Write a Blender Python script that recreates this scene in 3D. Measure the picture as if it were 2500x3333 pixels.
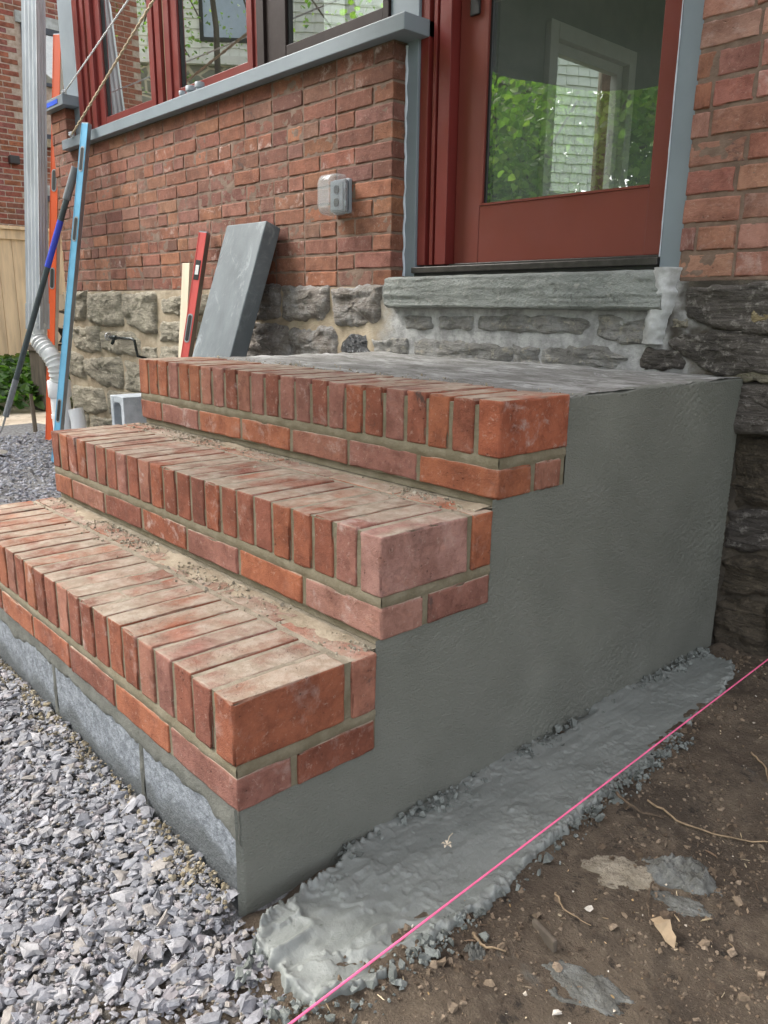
import bpy, bmesh, math, random
import numpy as np
from mathutils import Matrix, Vector

for o in list(bpy.data.objects): bpy.data.objects.remove(o)
S = bpy.context.scene
COL = S.collection
R = math.radians

# ---------------------------------------------------------------- camera
CAM_POS = Vector((0.8839, -0.5201, 0.8877))
YAW, PITCH, ROLL = -0.8338, -0.2523, 0.0108
fw = Vector((math.sin(YAW)*math.cos(PITCH), math.cos(YAW)*math.cos(PITCH), math.sin(PITCH)))
rt = Vector((math.cos(YAW), -math.sin(YAW), 0)); up = rt.cross(fw)
r2 = rt*math.cos(ROLL)+up*math.sin(ROLL); u2 = up*math.cos(ROLL)-rt*math.sin(ROLL)
cd = bpy.data.cameras.new('camera'); cam = bpy.data.objects.new('camera', cd); COL.objects.link(cam)
cd.sensor_fit = 'VERTICAL'; cd.sensor_height = 36.0; cd.lens = 36.0*2581.87/3333.0
cd.clip_start = 0.02; cd.clip_end = 400
M = Matrix((r2, u2, -fw)).transposed().to_4x4(); M.translation = CAM_POS
cam.matrix_world = M
S.camera = cam

# ---------------------------------------------------------------- sky, sun, exposure
SUN_EL, SUN_AZ = 46.0, 238.0          # azimuth from +Y clockwise: the light comes from the front left
W = bpy.data.worlds.new('World'); S.world = W; W.use_nodes = True
wn = W.node_tree; wn.nodes.clear()
sky = wn.nodes.new('ShaderNodeTexSky'); sky.sky_type = 'NISHITA'; sky.sun_disc = False
sky.sun_elevation = R(SUN_EL); sky.sun_rotation = R(SUN_AZ)
sky.air_density = 1.0; sky.dust_density = 4.0; sky.ozone_density = 0.6
hs = wn.nodes.new('ShaderNodeHueSaturation'); hs.inputs['Saturation'].default_value = 0.24
bg = wn.nodes.new('ShaderNodeBackground'); bg.inputs['Strength'].default_value = 0.15
wo = wn.nodes.new('ShaderNodeOutputWorld')
wn.links.new(sky.outputs[0], hs.inputs['Color']); wn.links.new(hs.outputs[0], bg.inputs['Color'])
wn.links.new(bg.outputs[0], wo.inputs['Surface'])
sl = bpy.data.lights.new('sun', 'SUN'); sl.energy = 1.05; sl.angle = R(28); sl.color = (1.0, 0.955, 0.89)
so = bpy.data.objects.new('sun', sl); COL.objects.link(so)
az, el = R(SUN_AZ), R(SUN_EL)
sd = Vector((math.sin(az)*math.cos(el), math.cos(az)*math.cos(el), math.sin(el)))
so.rotation_euler = (-sd).to_track_quat('-Z', 'Y').to_euler(); so.location = sd*30
S.view_settings.view_transform = 'Standard'; S.view_settings.look = 'None'
S.view_settings.gamma = 1.0; S.view_settings.use_curve_mapping = False
S.view_settings.exposure = 1.86
S.render.engine = 'CYCLES'
S.cycles.max_bounces = 10; S.cycles.transparent_max_bounces = 16; S.cycles.glossy_bounces = 5

# ---------------------------------------------------------------- helpers
rng = np.random.default_rng(11); random.seed(11)

def wm(o):
    if o.parent is None: return o.matrix_basis.copy()
    return wm(o.parent) @ o.matrix_parent_inverse @ o.matrix_basis
def par(o, p):
    o.parent = p; o.matrix_parent_inverse = wm(p).inverted()
def tag(o, label=None, cat=None, group=None, kind=None):
    if label: o['label'] = label
    if cat: o['category'] = cat
    if group: o['group'] = group
    if kind: o['kind'] = kind
    return o
def thing(name, loc, label, cat, group=None, kind=None):
    o = bpy.data.objects.new(name, None); COL.objects.link(o); o.location = loc; o.empty_display_size = 0.05
    return tag(o, label, cat, group, kind)
def mesh(name, verts, faces, mat=None, smooth=False):
    me = bpy.data.meshes.new(name)
    verts = np.asarray(verts, dtype=np.float32)
    if isinstance(faces, np.ndarray):
        k = faces.shape[1]; n = len(faces)
        me.vertices.add(len(verts)); me.vertices.foreach_set('co', verts.ravel())
        me.loops.add(n*k); me.loops.foreach_set('vertex_index', faces.astype(np.int32).ravel())
        me.polygons.add(n); me.polygons.foreach_set('loop_start', np.arange(0, n*k, k, dtype=np.int32))
        me.polygons.foreach_set('loop_total', np.full(n, k, dtype=np.int32))
        me.polygons.foreach_set('use_smooth', np.full(n, bool(smooth)))
        me.update(calc_edges=True)
    else:
        me.from_pydata([tuple(map(float, v)) for v in verts], [], faces); me.update()
    if smooth: me.polygons.foreach_set('use_smooth', [True]*len(me.polygons))
    if mat: me.materials.append(mat)
    return me
def put(name, me, parent=None, loc=(0, 0, 0), rot=None, color=None, kind=None, scale=None):
    o = bpy.data.objects.new(name, me); COL.objects.link(o); o.location = loc
    if rot is not None: o.rotation_euler = rot
    if scale is not None: o.scale = scale
    if color is not None: o.color = (*color, 1)
    if parent is not None: par(o, parent)
    if kind: o['kind'] = kind
    return o
def obj(name, verts, faces, mat, parent=None, smooth=False, kind=None, color=None):
    return put(name, mesh(name, verts, faces, mat, smooth), parent, kind=kind, color=color)
BOXF = [(0, 3, 2, 1), (4, 5, 6, 7), (0, 1, 5, 4), (1, 2, 6, 5), (2, 3, 7, 6), (3, 0, 4, 7)]
def boxv(x0, x1, y0, y1, z0, z1):
    return [(x0, y0, z0), (x1, y0, z0), (x1, y1, z0), (x0, y1, z0), (x0, y0, z1), (x1, y0, z1), (x1, y1, z1), (x0, y1, z1)]
class MB:
    """collects shapes for ONE part"""
    def __init__(s): s.v = []; s.f = []
    def add(s, v, f):
        b = len(s.v); s.v += [tuple(p) for p in v]; s.f += [tuple(i+b for i in q) for q in f]; return s
    def box(s, *a): return s.add(boxv(*a), BOXF)
    def bar(s, A, B, w, t, wd):
        A, B = Vector(A), Vector(B); d = (B-A).normalized(); wd = Vector(wd); wd = (wd-d*wd.dot(d)).normalized(); n = d.cross(wd)
        c = [(-w/2, -t/2), (w/2, -t/2), (w/2, t/2), (-w/2, t/2)]
        return s.add([A+wd*a+n*b for a, b in c]+[B+wd*a+n*b for a, b in c], BOXF)
    def tube(s, pts, r, n=8, cap=True):
        pts = [Vector(p) for p in pts]; rs = r if hasattr(r, '__len__') else [r]*len(pts)
        ring = []; ref = None
        for i, p in enumerate(pts):
            d = (pts[min(i+1, len(pts)-1)]-pts[max(i-1, 0)]).normalized()
            if ref is None: ref = Vector((0, 0, 1)) if abs(d.z) < .9 else Vector((1, 0, 0))
            a = (ref-d*ref.dot(d)).normalized(); ref = a; b = d.cross(a)
            ring.append([p+(a*math.cos(2*math.pi*k/n)+b*math.sin(2*math.pi*k/n))*rs[i] for k in range(n)])
        v = [q for g in ring for q in g]; f = []
        for i in range(len(pts)-1):
            for k in range(n): f.append((i*n+k, i*n+(k+1) % n, (i+1)*n+(k+1) % n, (i+1)*n+k))
        if cap: f.append(tuple(range(n-1, -1, -1))); f.append(tuple((len(pts)-1)*n+k for k in range(n)))
        return s.add(v, f)
    def build(s, name, mat, parent=None, smooth=False, bevel=0, kind=None, color=None):
        o = obj(name, s.v, s.f, mat, parent, smooth, kind, color)
        if bevel:
            m = o.modifiers.new('bevel', 'BEVEL'); m.width = bevel; m.segments = 2; m.limit_method = 'ANGLE'; m.angle_limit = R(40)
        if smooth:
            o.data.set_sharp_from_angle(angle=R(45))
        return o
# value noise (numpy)
def _h(i, j, k, s):
    n = (i*374761393+j*668265263+k*2147483647+s*974634777) & 0xffffffff
    n = ((n ^ (n >> 13))*1274126177) & 0xffffffff
    n = ((n ^ (n >> 16))*2246822519) & 0xffffffff
    return ((n ^ (n >> 15)) & 0xffff)/32767.5-1.0
def vn(p, s=0):
    p = np.asarray(p, dtype=np.float64)
    if p.shape[-1] == 2: p = np.concatenate([p, np.zeros(p.shape[:-1]+(1,))], -1)
    i = np.floor(p).astype(np.int64); f = p-i; f = f*f*(3-2*f); out = 0
    for a in (0, 1):
        for b in (0, 1):
            for c in (0, 1):
                w = (f[..., 0] if a else 1-f[..., 0])*(f[..., 1] if b else 1-f[..., 1])*(f[..., 2] if c else 1-f[..., 2])
                out = out+w*_h(i[..., 0]+a, i[..., 1]+b, i[..., 2]+c, s)
    return out
def fbm(p, s=0, o=4, g=.5):
    p = np.asarray(p, dtype=np.float64); t = 0; a = 1; n = 0
    for k in range(o): t = t+a*vn(p*(2.03**k), s+k*17); n += a; a *= g
    return t/n
def gridf(nu, nv):
    i = np.arange(nu-1)[:, None]*nv+np.arange(nv-1)[None, :]
    return np.stack([i, i+nv, i+nv+1, i+1], -1).reshape(-1, 4)
def sm(a, b, x):
    t = np.clip((x-a)/(b-a), 0, 1); return t*t*(3-2*t)

# ---------------------------------------------------------------- materials
class NT:
    def __init__(s, name):
        s.m = bpy.data.materials.new(name); s.m.use_nodes = True; s.t = s.m.node_tree; s.t.nodes.clear()
        s.out = s.t.nodes.new('ShaderNodeOutputMaterial')
    def n(s, ty, ins=None, **kw):
        x = s.t.nodes.new('ShaderNode'+ty)
        for k, v in kw.items(): setattr(x, k, v)
        for k, v in (ins or {}).items():
            sock = x.inputs[k]
            if isinstance(v, bpy.types.NodeSocket): s.t.links.new(v, sock)
            else: sock.default_value = (*v, 1) if (isinstance(v, tuple) and len(v) == 3 and sock.type == 'RGBA') else v
        return x
    def noise(s, vec, scale, detail=4, rough=.55, dist=0):
        return s.n('TexNoise', {'Vector': vec, 'Scale': scale, 'Detail': detail, 'Roughness': rough, 'Distortion': dist}).outputs['Fac']
    def ramp(s, fac, a, b, smooth=True):
        return s.n('MapRange', {'Value': fac, 'From Min': a, 'From Max': b}, interpolation_type='SMOOTHSTEP' if smooth else 'LINEAR').outputs[0]
    def math(s, op, a, b=0.0):
        return s.n('Math', {0: a, 1: b}, operation=op).outputs[0]
    def mix(s, fac, a, b, mode='MIX'):
        x = s.n('Mix', data_type='RGBA', blend_type=mode)
        for k, v in ((0, fac), (6, a), (7, b)):
            if isinstance(v, bpy.types.NodeSocket): s.t.links.new(v, x.inputs[k])
            else: x.inputs[k].default_value = (*v, 1) if isinstance(v, tuple) else v
        return x.outputs[2]
    def vec(s, rand=True, scale=None):
        tc = s.n('TexCoord').outputs['Object']
        if rand:
            r = s.n('ObjectInfo').outputs['Random']
            off = s.n('CombineXYZ', {0: s.math('MULTIPLY', r, 37.0), 1: s.math('MULTIPLY', r, 91.0), 2: s.math('MULTIPLY', r, 53.0)}).outputs[0]
            tc = s.n('VectorMath', {0: tc, 1: off}, operation='ADD').outputs[0]
        if scale: tc = s.n('VectorMath', {0: tc, 1: scale}, operation='MULTIPLY').outputs[0]
        return tc
    def bump(s, h, strength=.5, dist=.01, prev=None):
        d = {'Height': h, 'Strength': strength, 'Distance': dist}
        if prev is not None: d['Normal'] = prev
        return s.n('Bump', d).outputs[0]
    def pbr(s, col, rough, normal=None, **ins):
        d = {'Base Color': col, 'Roughness': rough}
        if normal is not None: d['Normal'] = normal
        d.update({k.replace('_', ' '): v for k, v in ins.items()})
        b = s.n('BsdfPrincipled', d); s.t.links.new(b.outputs[0], s.out.inputs['Surface']); return s.m
    def geo_up(s):
        g = s.n('NewGeometry').outputs['Normal']
        return s.n('SeparateXYZ', {0: g}).outputs[2]

def m_brick(name, dust=False, dark=.35, eff=.5):
    t = NT(name); v = t.vec(); oi = t.n('ObjectInfo'); c = oi.outputs['Color']; rnd = oi.outputs['Random']
    n1 = t.noise(v, 14, 5, .6); n2 = t.noise(v, 55, 4, .65); n3 = t.noise(v, 7, 3, .5, .6)
    c = t.mix(t.ramp(n1, .35, .7), c, t.mix(1.0, c, (.62, .55, .52), 'MULTIPLY'))
    c = t.mix(t.math('MULTIPLY', t.ramp(n2, .5, .75), .55), c, t.mix(1.0, c, (1.25, 1.2, 1.1), 'MULTIPLY'))
    c = t.mix(t.math('MULTIPLY', t.ramp(t.noise(v, 38, 6, .78, .8), .48, .62), .42), c, t.mix(1.0, c, (.55, .48, .45), 'MULTIPLY'))
    c = t.mix(t.math('MULTIPLY', t.ramp(t.noise(v, 75, 6, .8, .4), .57, .66), .38), c, (.50, .37, .30))
    dk = t.math('MULTIPLY', t.ramp(t.noise(v, 11, 5, .7, .4), .58, .70), t.ramp(t.math('FRACT', t.math('MULTIPLY', rnd, 7.13)), 1-dark, 1.0))
    c = t.mix(t.math('MULTIPLY', dk, .85), c, (.045, .036, .033))
    ef = t.math('MULTIPLY', t.ramp(t.noise(v, 18, 6, .68, .3), .53, .72), t.ramp(t.math('FRACT', t.math('MULTIPLY', rnd, 3.7)), 1-eff, 1.0))
    ef = t.math('MULTIPLY', ef, .78)
    c = t.mix(ef, c, (.50, .40, .36))
    pits = t.n('TexVoronoi', {'Vector': v, 'Scale': 95.0, 'Randomness': 1.0}).outputs['Distance']
    pit = t.math('MULTIPLY', t.ramp(pits, .0, .22), 1.0)
    pm = t.math('MULTIPLY', t.ramp(n1, .5, .6), t.math('SUBTRACT', 1.0, pit))
    c = t.mix(t.math('MULTIPLY', pm, .5), c, (.06, .03, .022))
    h = t.math('ADD', t.math('MULTIPLY', t.noise(v, 120, 4, .7), .6), t.math('ADD', t.math('MULTIPLY', n1, .8), t.math('MULTIPLY', pm, -.9)))
    if dust:
        up_ = t.ramp(t.geo_up(), .55, .9)
        w = t.n('TexCoord').outputs['Object']; g = t.n('NewGeometry').outputs['Position']
        dn = t.noise(g, 9, 6, .65, .3)
        dm = t.math('MULTIPLY', up_, t.ramp(dn, .30, .60))
        pale = t.mix(t.ramp(t.noise(g, 30, 5, .7), .4, .62), (.33, .275, .205), (.45, .39, .31))
        c = t.mix(t.math('MULTIPLY', dm, .84), c, pale)
        h = t.math('ADD', h, t.math('MULTIPLY', dm, .5))
    h = t.math('ADD', h, t.math('MULTIPLY', t.noise(v, 420, 3, .7), .35))
    return t.pbr(c, .88, t.bump(h, .9, .0045))
def m_mortar(name, a, b, rough=.9, scale=18, bs=.6, dist=.004):
    t = NT(name); v = t.n('TexCoord').outputs['Object']
    c = t.mix(t.ramp(t.noise(v, scale, 6, .65), .35, .68), a, b)
    h = t.math('ADD', t.noise(v, 160, 4, .7), t.noise(v, 35, 4, .6))
    return t.pbr(c, rough, t.bump(h, bs, dist))
def m_plain(name, col, rough=.5, var=.12, scale=9, metal=0.0, bump=.0, bscale=120, spec=.5, streak=None):
    t = NT(name); v = t.vec(True, streak)
    n = t.ramp(t.noise(v, scale, 5, .6), .3, .7)
    lo = tuple(x*(1-var) for x in col); hi = tuple(min(1, x*(1+var)) for x in col)
    c = t.mix(n, lo, hi)
    r = t.n('MapRange', {'Value': t.noise(v, scale*2.3, 4, .6), 'From Min': .3, 'From Max': .7, 'To Min': max(.03, rough-.08), 'To Max': min(1, rough+.08)}).outputs[0]
    nm = t.bump(t.noise(v, bscale, 3, .6), bump, .002) if bump else None
    return t.pbr(c, r, nm, Metallic=metal, Specular_IOR_Level=spec)
def m_stone(name, cols, layer=(6, 6, 34), bs=.8, rough=.85, white=0.0):
    t = NT(name); v = t.vec(True); w = t.vec(True, layer)
    n1 = t.noise(v, 6, 5, .65); n2 = t.noise(w, 2.2, 6, .7, .5); n3 = t.noise(v, 45, 5, .7)
    c = t.mix(t.ramp(n1, .34, .66), cols[0], cols[1])
    c = t.mix(t.ramp(n2, .45, .7), c, cols[2])
    c = t.mix(t.math('MULTIPLY', t.ramp(n3, .52, .66), .75), c, cols[3])
    c = t.mix(t.math('MULTIPLY', t.ramp(t.noise(v, 24, 6, .75), .55, .68), .7), c, t.mix(1.0, cols[2], (.5, .5, .5), 'MULTIPLY'))
    if white: c = t.mix(t.math('MULTIPLY', t.ramp(t.noise(v, 13, 6, .75), .42, .7), white), c, (.52, .53, .53))
    h = t.math('ADD', t.math('MULTIPLY', n2, 1.4), t.math('ADD', n3, t.noise(v, 110, 4, .7)))
    return t.pbr(c, rough, t.bump(h, bs, .016))
def m_glass(name, refl=.20, tint=(.93, .965, .945)):
    t = NT(name)
    fr = t.n('Fresnel', {'IOR': 1.5}).outputs[0]
    f = t.math('MULTIPLY', t.math('MINIMUM', t.math('MULTIPLY', fr, refl/.05), .95), t.math('SUBTRACT', 1.0, t.n('NewGeometry').outputs['Backfacing']))
    a = t.n('BsdfTransparent', {'Color': tint}); b = t.n('BsdfGlossy', {'Color': (.95, .97, .96), 'Roughness': 0.0})
    mx = t.n('MixShader', {0: f, 1: a.outputs[0], 2: b.outputs[0]})
    t.t.links.new(mx.outputs[0], t.out.inputs['Surface']); return t.m
def m_attr(name, rough=.8, bump=.4, spec=.4, scale=90):
    """colour taken from each piece's own colour attribute 'col'"""
    t = NT(name); a = t.n('Attribute', attribute_name='col').outputs['Color']; v = t.n('TexCoord').outputs['Object']
    n = t.ramp(t.noise(v, scale, 5, .7), .3, .7)
    c = t.mix(n, t.mix(1.0, a, (.78, .78, .78), 'MULTIPLY'), t.mix(1.0, a, (1.15, 1.15, 1.15), 'MULTIPLY'))
    return t.pbr(c, rough, t.bump(t.noise(v, scale*3, 3, .6), bump, .002), Specular_IOR_Level=spec)
def setcol(me, cols, per):
    a = me.color_attributes.new('col', 'FLOAT_COLOR', 'POINT')
    c = np.repeat(np.asarray(cols, dtype=np.float32), per, axis=0); c = np.concatenate([c, np.ones((len(c), 1), np.float32)], 1)
    a.data.foreach_set('color', c.ravel())

MAT = {}
MAT['step_brick'] = m_brick('step_brick', True, .3, .95)
MAT['house_brick'] = m_brick('house_brick', False, .45, .35)
MAT['right_brick'] = m_brick('right_brick', False, .35, 1.0)
MAT['far_brick'] = m_brick('far_brick', False, .3, .25)
MAT['step_mortar'] = m_mortar('step_mortar', (.155, .130, .082), (.225, .195, .135))
MAT['house_mortar'] = m_mortar('house_mortar', (.135, .088, .064), (.205, .140, .104))
MAT['pale_mortar'] = m_mortar('pale_mortar', (.27, .215, .145), (.42, .35, .255))
MAT['far_mortar'] = m_mortar('far_mortar', (.40, .30, .24), (.55, .44, .37))
MAT['white_mortar'] = m_mortar('white_mortar', (.36, .36, .35), (.56, .57, .57), .9, 12)
MAT['grey_parge'] = m_mortar('grey_parge', (.105, .105, .09), (.17, .17, .148), .75, 14)
MAT['block'] = m_mortar('block', (.30, .33, .36), (.46, .49, .52), .95, 10, 1.0, .004)
MAT['blue_grey'] = m_plain('blue_grey_paint', (.205, .242, .270), .5, .06, 5)
MAT['red'] = m_plain('red_paint', (.155, .022, .018), .38, .10, 4)
MAT['door_red'] = m_plain('door_brown_red', (.155, .032, .022), .42, .08, 3)
MAT['dark_frame'] = m_plain('dark_frame_brown', (.020, .011, .0095), .6, .15, 6, spec=.25)  # darker brown than the red frames, used on the third window
MAT['black'] = m_plain('black_rubber', (.012, .012, .012), .5)
MAT['bronze'] = m_plain('bronze_threshold', (.045, .04, .037), .42, .3, 30, .3)
MAT['caulk'] = m_plain('white_caulk', (.55, .60, .66), .5, .1, 30, bump=.4, bscale=60)
MAT['glass'] = m_glass('window_glass', .34)
MAT['inner_glass'] = m_glass('inner_glass', .05, (.98, .99, .985))
MAT['door_glass'] = m_glass('door_glass', .44)
t = NT('clear_plastic')
a = t.n('BsdfTransparent', {'Color': (.96, .97, .97)}); b = t.n('BsdfPrincipled', {'Base Color': (.62, .64, .65), 'Roughness': .16})
mx = t.n('MixShader', {0: .20, 1: a.outputs[0], 2: b.outputs[0]}); t.t.links.new(mx.outputs[0], t.out.inputs['Surface']); MAT['clear_plastic'] = t.m
MAT['tan'] = m_plain('tan_strip', (.42, .34, .23), .6)
MAT['white_paint'] = m_plain('white_paint', (.72, .72, .70), .5, .05)
MAT['room'] = m_plain('room_wall', (.36, .38, .37), .8, .05)
MAT['room_floor'] = m_plain('room_floor', (.20, .15, .10), .4, .2)
MAT['galv'] = m_plain('galvanised', (.50, .52, .54), .42, .16, 6, .15, streak=(3, 3, .6))
MAT['pvc'] = m_plain('white_pvc', (.78, .78, .79), .35, .03)
MAT['conduit'] = m_plain('grey_plastic', (.27, .30, .33), .45, .06)
MAT['blue_al'] = m_plain('blue_anodised', (.16, .42, .62), .42, .10, 8, .25)
MAT['grey_al'] = m_plain('grey_aluminium', (.30, .31, .33), .4, .12, 10, .5)
MAT['red_al'] = m_plain('red_anodised', (.62, .095, .085), .4, .08, 8, .1)
MAT['taupe_al'] = m_plain('taupe_edge', (.17, .15, .13), .5, .15, 8, .2)
MAT['orange'] = m_plain('orange_paint', (.60, .085, .018), .4, .08, 4)
MAT['pale_edge'] = m_plain('pale_wood_edge', (.52, .47, .40), .6)
MAT['pole_dark'] = m_plain('dark_grip', (.045, .06, .065), .55, .2, 20)
MAT['pole_grey'] = m_plain('grey_foam', (.16, .17, .18), .75, .1, 40)
MAT['pole_blue'] = m_plain('blue_grip', (.035, .06, .48), .45, .1)
MAT['steel'] = m_plain('worn_steel', (.42, .42, .41), .35, .2, 20, .8)
MAT['bluestone'] = m_plain('bluestone', (.175, .195, .205), .72, .22, 5, bump=.35, bscale=150)
MAT['lath'] = m_plain('pale_pine', (.62, .53, .40), .7, .12, 8, streak=(1, 1, .15))
MAT['cedar'] = m_plain('cedar_plank', (.84, .60, .38), .75, .22, 10, streak=(1, 1, .12))
MAT['bark'] = m_plain('bark', (.10, .08, .06), .95, .35, 14, bump=1.0, bscale=30, streak=(1, 1, .25))
MAT['rope'] = m_plain('tan_rope', (.45, .36, .25), .9, .25, 90)
MAT['cord'] = m_plain('white_cord', (.62, .64, .66), .8, .1, 90)
MAT['pink'] = m_plain('pink_string', (.95, .16, .33), .6, .1, 60)
MAT['tape'] = m_plain('blue_tape', (.03, .10, .62), .5, .08)
MAT['tarp'] = m_plain('blue_tarp', (.03, .10, .33), .5, .15, 3)
MAT['leaf_dry'] = m_plain('dry_leaf', (.34, .25, .155), .8, .25, 30, bump=.5, bscale=40)
MAT['root'] = m_plain('pale_root', (.26, .185, .11), .8, .3, 40)
MAT['twig'] = m_plain('brown_twig', (.10, .07, .045), .85, .3, 40)
MAT['iron'] = m_plain('wet_iron', (.02, .026, .026), .3, .4, 40, .4)

# ================================================================ generators
def rbox(l, seed, n=(5, 3, 3), b=.003, amp=.0012, chip=.006):
    h = np.array(l)/2
    ln = []
    for a in range(3):
        ln.append(np.concatenate([[-h[a]], [-h[a]+b], np.linspace(-h[a]+b*1.9, h[a]-b*1.9, n[a]+1), [h[a]-b], [h[a]]]))
    idx = {}; V = []; F = []
    def vid(i, j, k):
        q = (i, j, k)
        if q not in idx: idx[q] = len(V); V.append((ln[0][i], ln[1][j], ln[2][k]))
        return idx[q]
    N = [len(x)-1 for x in ln]
    for ax in range(3):
        a1, a2 = [(1, 2), (2, 0), (0, 1)][ax]
        for side in (0, N[ax]):
            for i in range(N[a1]):
                for j in range(N[a2]):
                    q = []
                    for di, dj in ((0, 0), (1, 0), (1, 1), (0, 1)):
                        c = [0, 0, 0]; c[ax] = side; c[a1] = i+di; c[a2] = j+dj; q.append(vid(*c))
                    F.append(tuple(q) if side else tuple(reversed(q)))
    V = np.array(V); inn = np.clip(V, -(h-b), h-b); d = V-inn; L = np.linalg.norm(d, axis=1, keepdims=True); d = d/np.maximum(L, 1e-9)
    edge = (np.abs(d) > 1e-6).sum(1) > 1
    nz = fbm(V*45, seed, 3); nc = fbm(V*30, seed+5, 3)
    dep = amp*nz+np.where(edge, -np.clip(nc-.12, 0, 1)*chip*2, 0)
    return inn+d*b+d*dep[:, None], F
def brick_meshes(name, l, mat, cnt, seed, **kw):
    out = []
    for i in range(cnt):
        v, f = rbox(l, seed+i*31, **kw); out.append(mesh(name, v, f, mat, True))
    return out
def stones(n, xyz, r, flat=(.35, .8), seed=0, tilt=.5, aspr=(.55, 1.0)):
    g = np.random.default_rng(seed)
    k = 6
    ang = (np.arange(k)[None]+g.uniform(-.48, .48, (n, k)))*2*np.pi/k
    rb = r[:, None]*g.uniform(.55, 1.3, (n, k)); rtp = rb*g.uniform(.25, 1.0, (n, k)); h = r*g.uniform(*flat, n)
    asp = g.uniform(*aspr, n)[:, None]
    bot = np.stack([rb*np.cos(ang), rb*np.sin(ang)*asp, -h[:, None]*g.uniform(.3, .7, (n, k))], -1)
    top = np.stack([rtp*np.cos(ang), rtp*np.sin(ang)*asp, h[:, None]*g.uniform(.35, .75, (n, k))], -1)
    v = np.concatenate([bot, top], 1)
    yaw = g.uniform(0, 6.283, n); tx = g.normal(0, tilt, n); ty = g.normal(0, tilt, n)
    def rot(v, a, i, j):
        c, s = np.cos(a)[:, None], np.sin(a)[:, None]; vi, vj = v[..., i].copy(), v[..., j].copy()
        v[..., i] = c*vi-s*vj; v[..., j] = s*vi+c*vj
    rot(v, tx, 1, 2); rot(v, ty, 0, 2); rot(v, yaw, 0, 1)
    v += xyz[:, None, :]
    q = [(i, (i+1) % 6, 6+(i+1) % 6, 6+i) for i in range(6)]+[(3, 2, 1, 0), (5, 4, 3, 0), (6, 7, 8, 9), (6, 9, 10, 11)]
    f = (np.arange(n)[:, None, None]*12+np.array(q)[None]).reshape(-1, 4)
    return v.reshape(-1, 3), f
def heap(name, n, xyz, r, cols, mat, parent=None, label=None, cat=None, seed=0, flat=(.35, .8), tilt=.5, aspr=(.55, 1.0)):
    v, f = stones(n, xyz, r, flat, seed, tilt, aspr); me = mesh(name, v, f, mat); setcol(me, cols, 12)
    o = put(name, me, parent, kind='stuff')
    if label: tag(o, label, cat)
    return o
def pick(pal, n, seed, jit=.12):
    g = np.random.default_rng(seed); pal = np.array(pal); c = pal[g.integers(0, len(pal), n)]
    return np.clip(c*(1+g.normal(0, jit, (n, 1))), .005, .9)

# ================================================================ ground
t = NT('soil'); v = t.n('TexCoord').outputs['Object']
n1 = t.noise(v, 5, 6, .6); n2 = t.noise(v, 40, 5, .7)
c = t.mix(t.ramp(n1, .35, .65), (.098, .070, .047), (.175, .132, .091))
c = t.mix(t.math('MULTIPLY', t.ramp(n2, .52, .72), .55), c, (.24, .19, .135))
c = t.mix(t.math('MULTIPLY', t.ramp(t.noise(v, 3.2, 5, .6, .5), .60, .66), .55), c, (.15, .155, .145))
sp = t.ramp(t.noise(v, 230, 2, .6), .70, .75)
c = t.mix(t.math('MULTIPLY', sp, .6), c, (.42, .36, .27))
c = t.mix(t.math('MULTIPLY', t.ramp(t.noise(v, 4.5, 5, .7, .5), .52, .62), .6), c, (.045, .032, .022))
c = t.mix(t.ramp(t.noise(v, 22, 6, .75), .56, .66), c, (.035, .025, .017))
c = t.mix(t.math('MULTIPLY', t.ramp(t.noise(v, 90, 4, .75), .56, .7), .6), c, (.26, .205, .15))
MAT['soil'] = t.pbr(c, .92, t.bump(t.math('ADD', t.noise(v, 45, 7, .8), t.noise(v, 220, 4, .7)), 1.0, .012))
t = NT('path_soil'); v = t.n('TexCoord').outputs['Object']
c = t.mix(t.ramp(t.noise(v, 3, 6, .65), .35, .65), (.52, .42, .31), (.70, .60, .47))
c = t.mix(t.math('MULTIPLY', t.ramp(t.noise(v, 25, 5, .7), .5, .7), .6), c, (.22, .16, .10))
MAT['path_soil'] = t.pbr(c, .95, t.bump(t.noise(v, 60, 5, .7), .8, .01))
t = NT('lawn'); v = t.n('TexCoord').outputs['Object']
c = t.mix(t.ramp(t.noise(v, 2, 6, .65), .35, .65), (.05, .075, .025), (.10, .12, .05))
MAT['lawn'] = t.pbr(c, .95, t.bump(t.noise(v, 40, 5, .7), .8, .02))
MAT['gravel'] = m_attr('gravel_stone', .82, .5)
MAT['clod'] = m_attr('clod', .95, .8)

tag(obj('ground', [(-150, -150, -.12), (150, -150, -.12), (150, 150, -.12), (-150, 150, -.12)], [(0, 1, 2, 3)], MAT['lawn']), kind='structure')
# dug earth to the right of the steps
nx, ny = 300, 520
X, Y = np.meshgrid(np.linspace(-.3, 1.5, nx), np.linspace(-1.2, 1.75, ny), indexing='ij')
P2 = np.stack([X, Y], -1)
Z = .004+.016*fbm(P2*3, 3)+.014*fbm(P2*11, 7, 5, .62)+.009*np.abs(fbm(P2*40, 9, 3))*sm(-.2, .3, fbm(P2*4, 10))+.05*sm(.35, 1.3, X)*sm(-.2, 1.2, Y)
Z -= .03*sm(.02, -.04, X)
Z += .012*sm(.10, .18, X)*sm(.5, .28, X)*sm(-.15, .1, Y)
Z -= .016*sm(.02, .05, X)*sm(.20, .15, X+.05*sm(.5, 1.3, Y))*sm(.02, .08, Y)*sm(1.36, 1.28, Y)
gravelmask = sm(.02, -.06, Y+.24*np.clip(X, 0, 1)-.0)*sm(.55, .2, X)
Z -= .012*gravelmask
DIRT = (X, Y, Z)
tag(obj('dirt', np.stack([X, Y, Z], -1).reshape(-1, 3), gridf(nx, ny), MAT['soil'], smooth=True), kind='structure')
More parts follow.
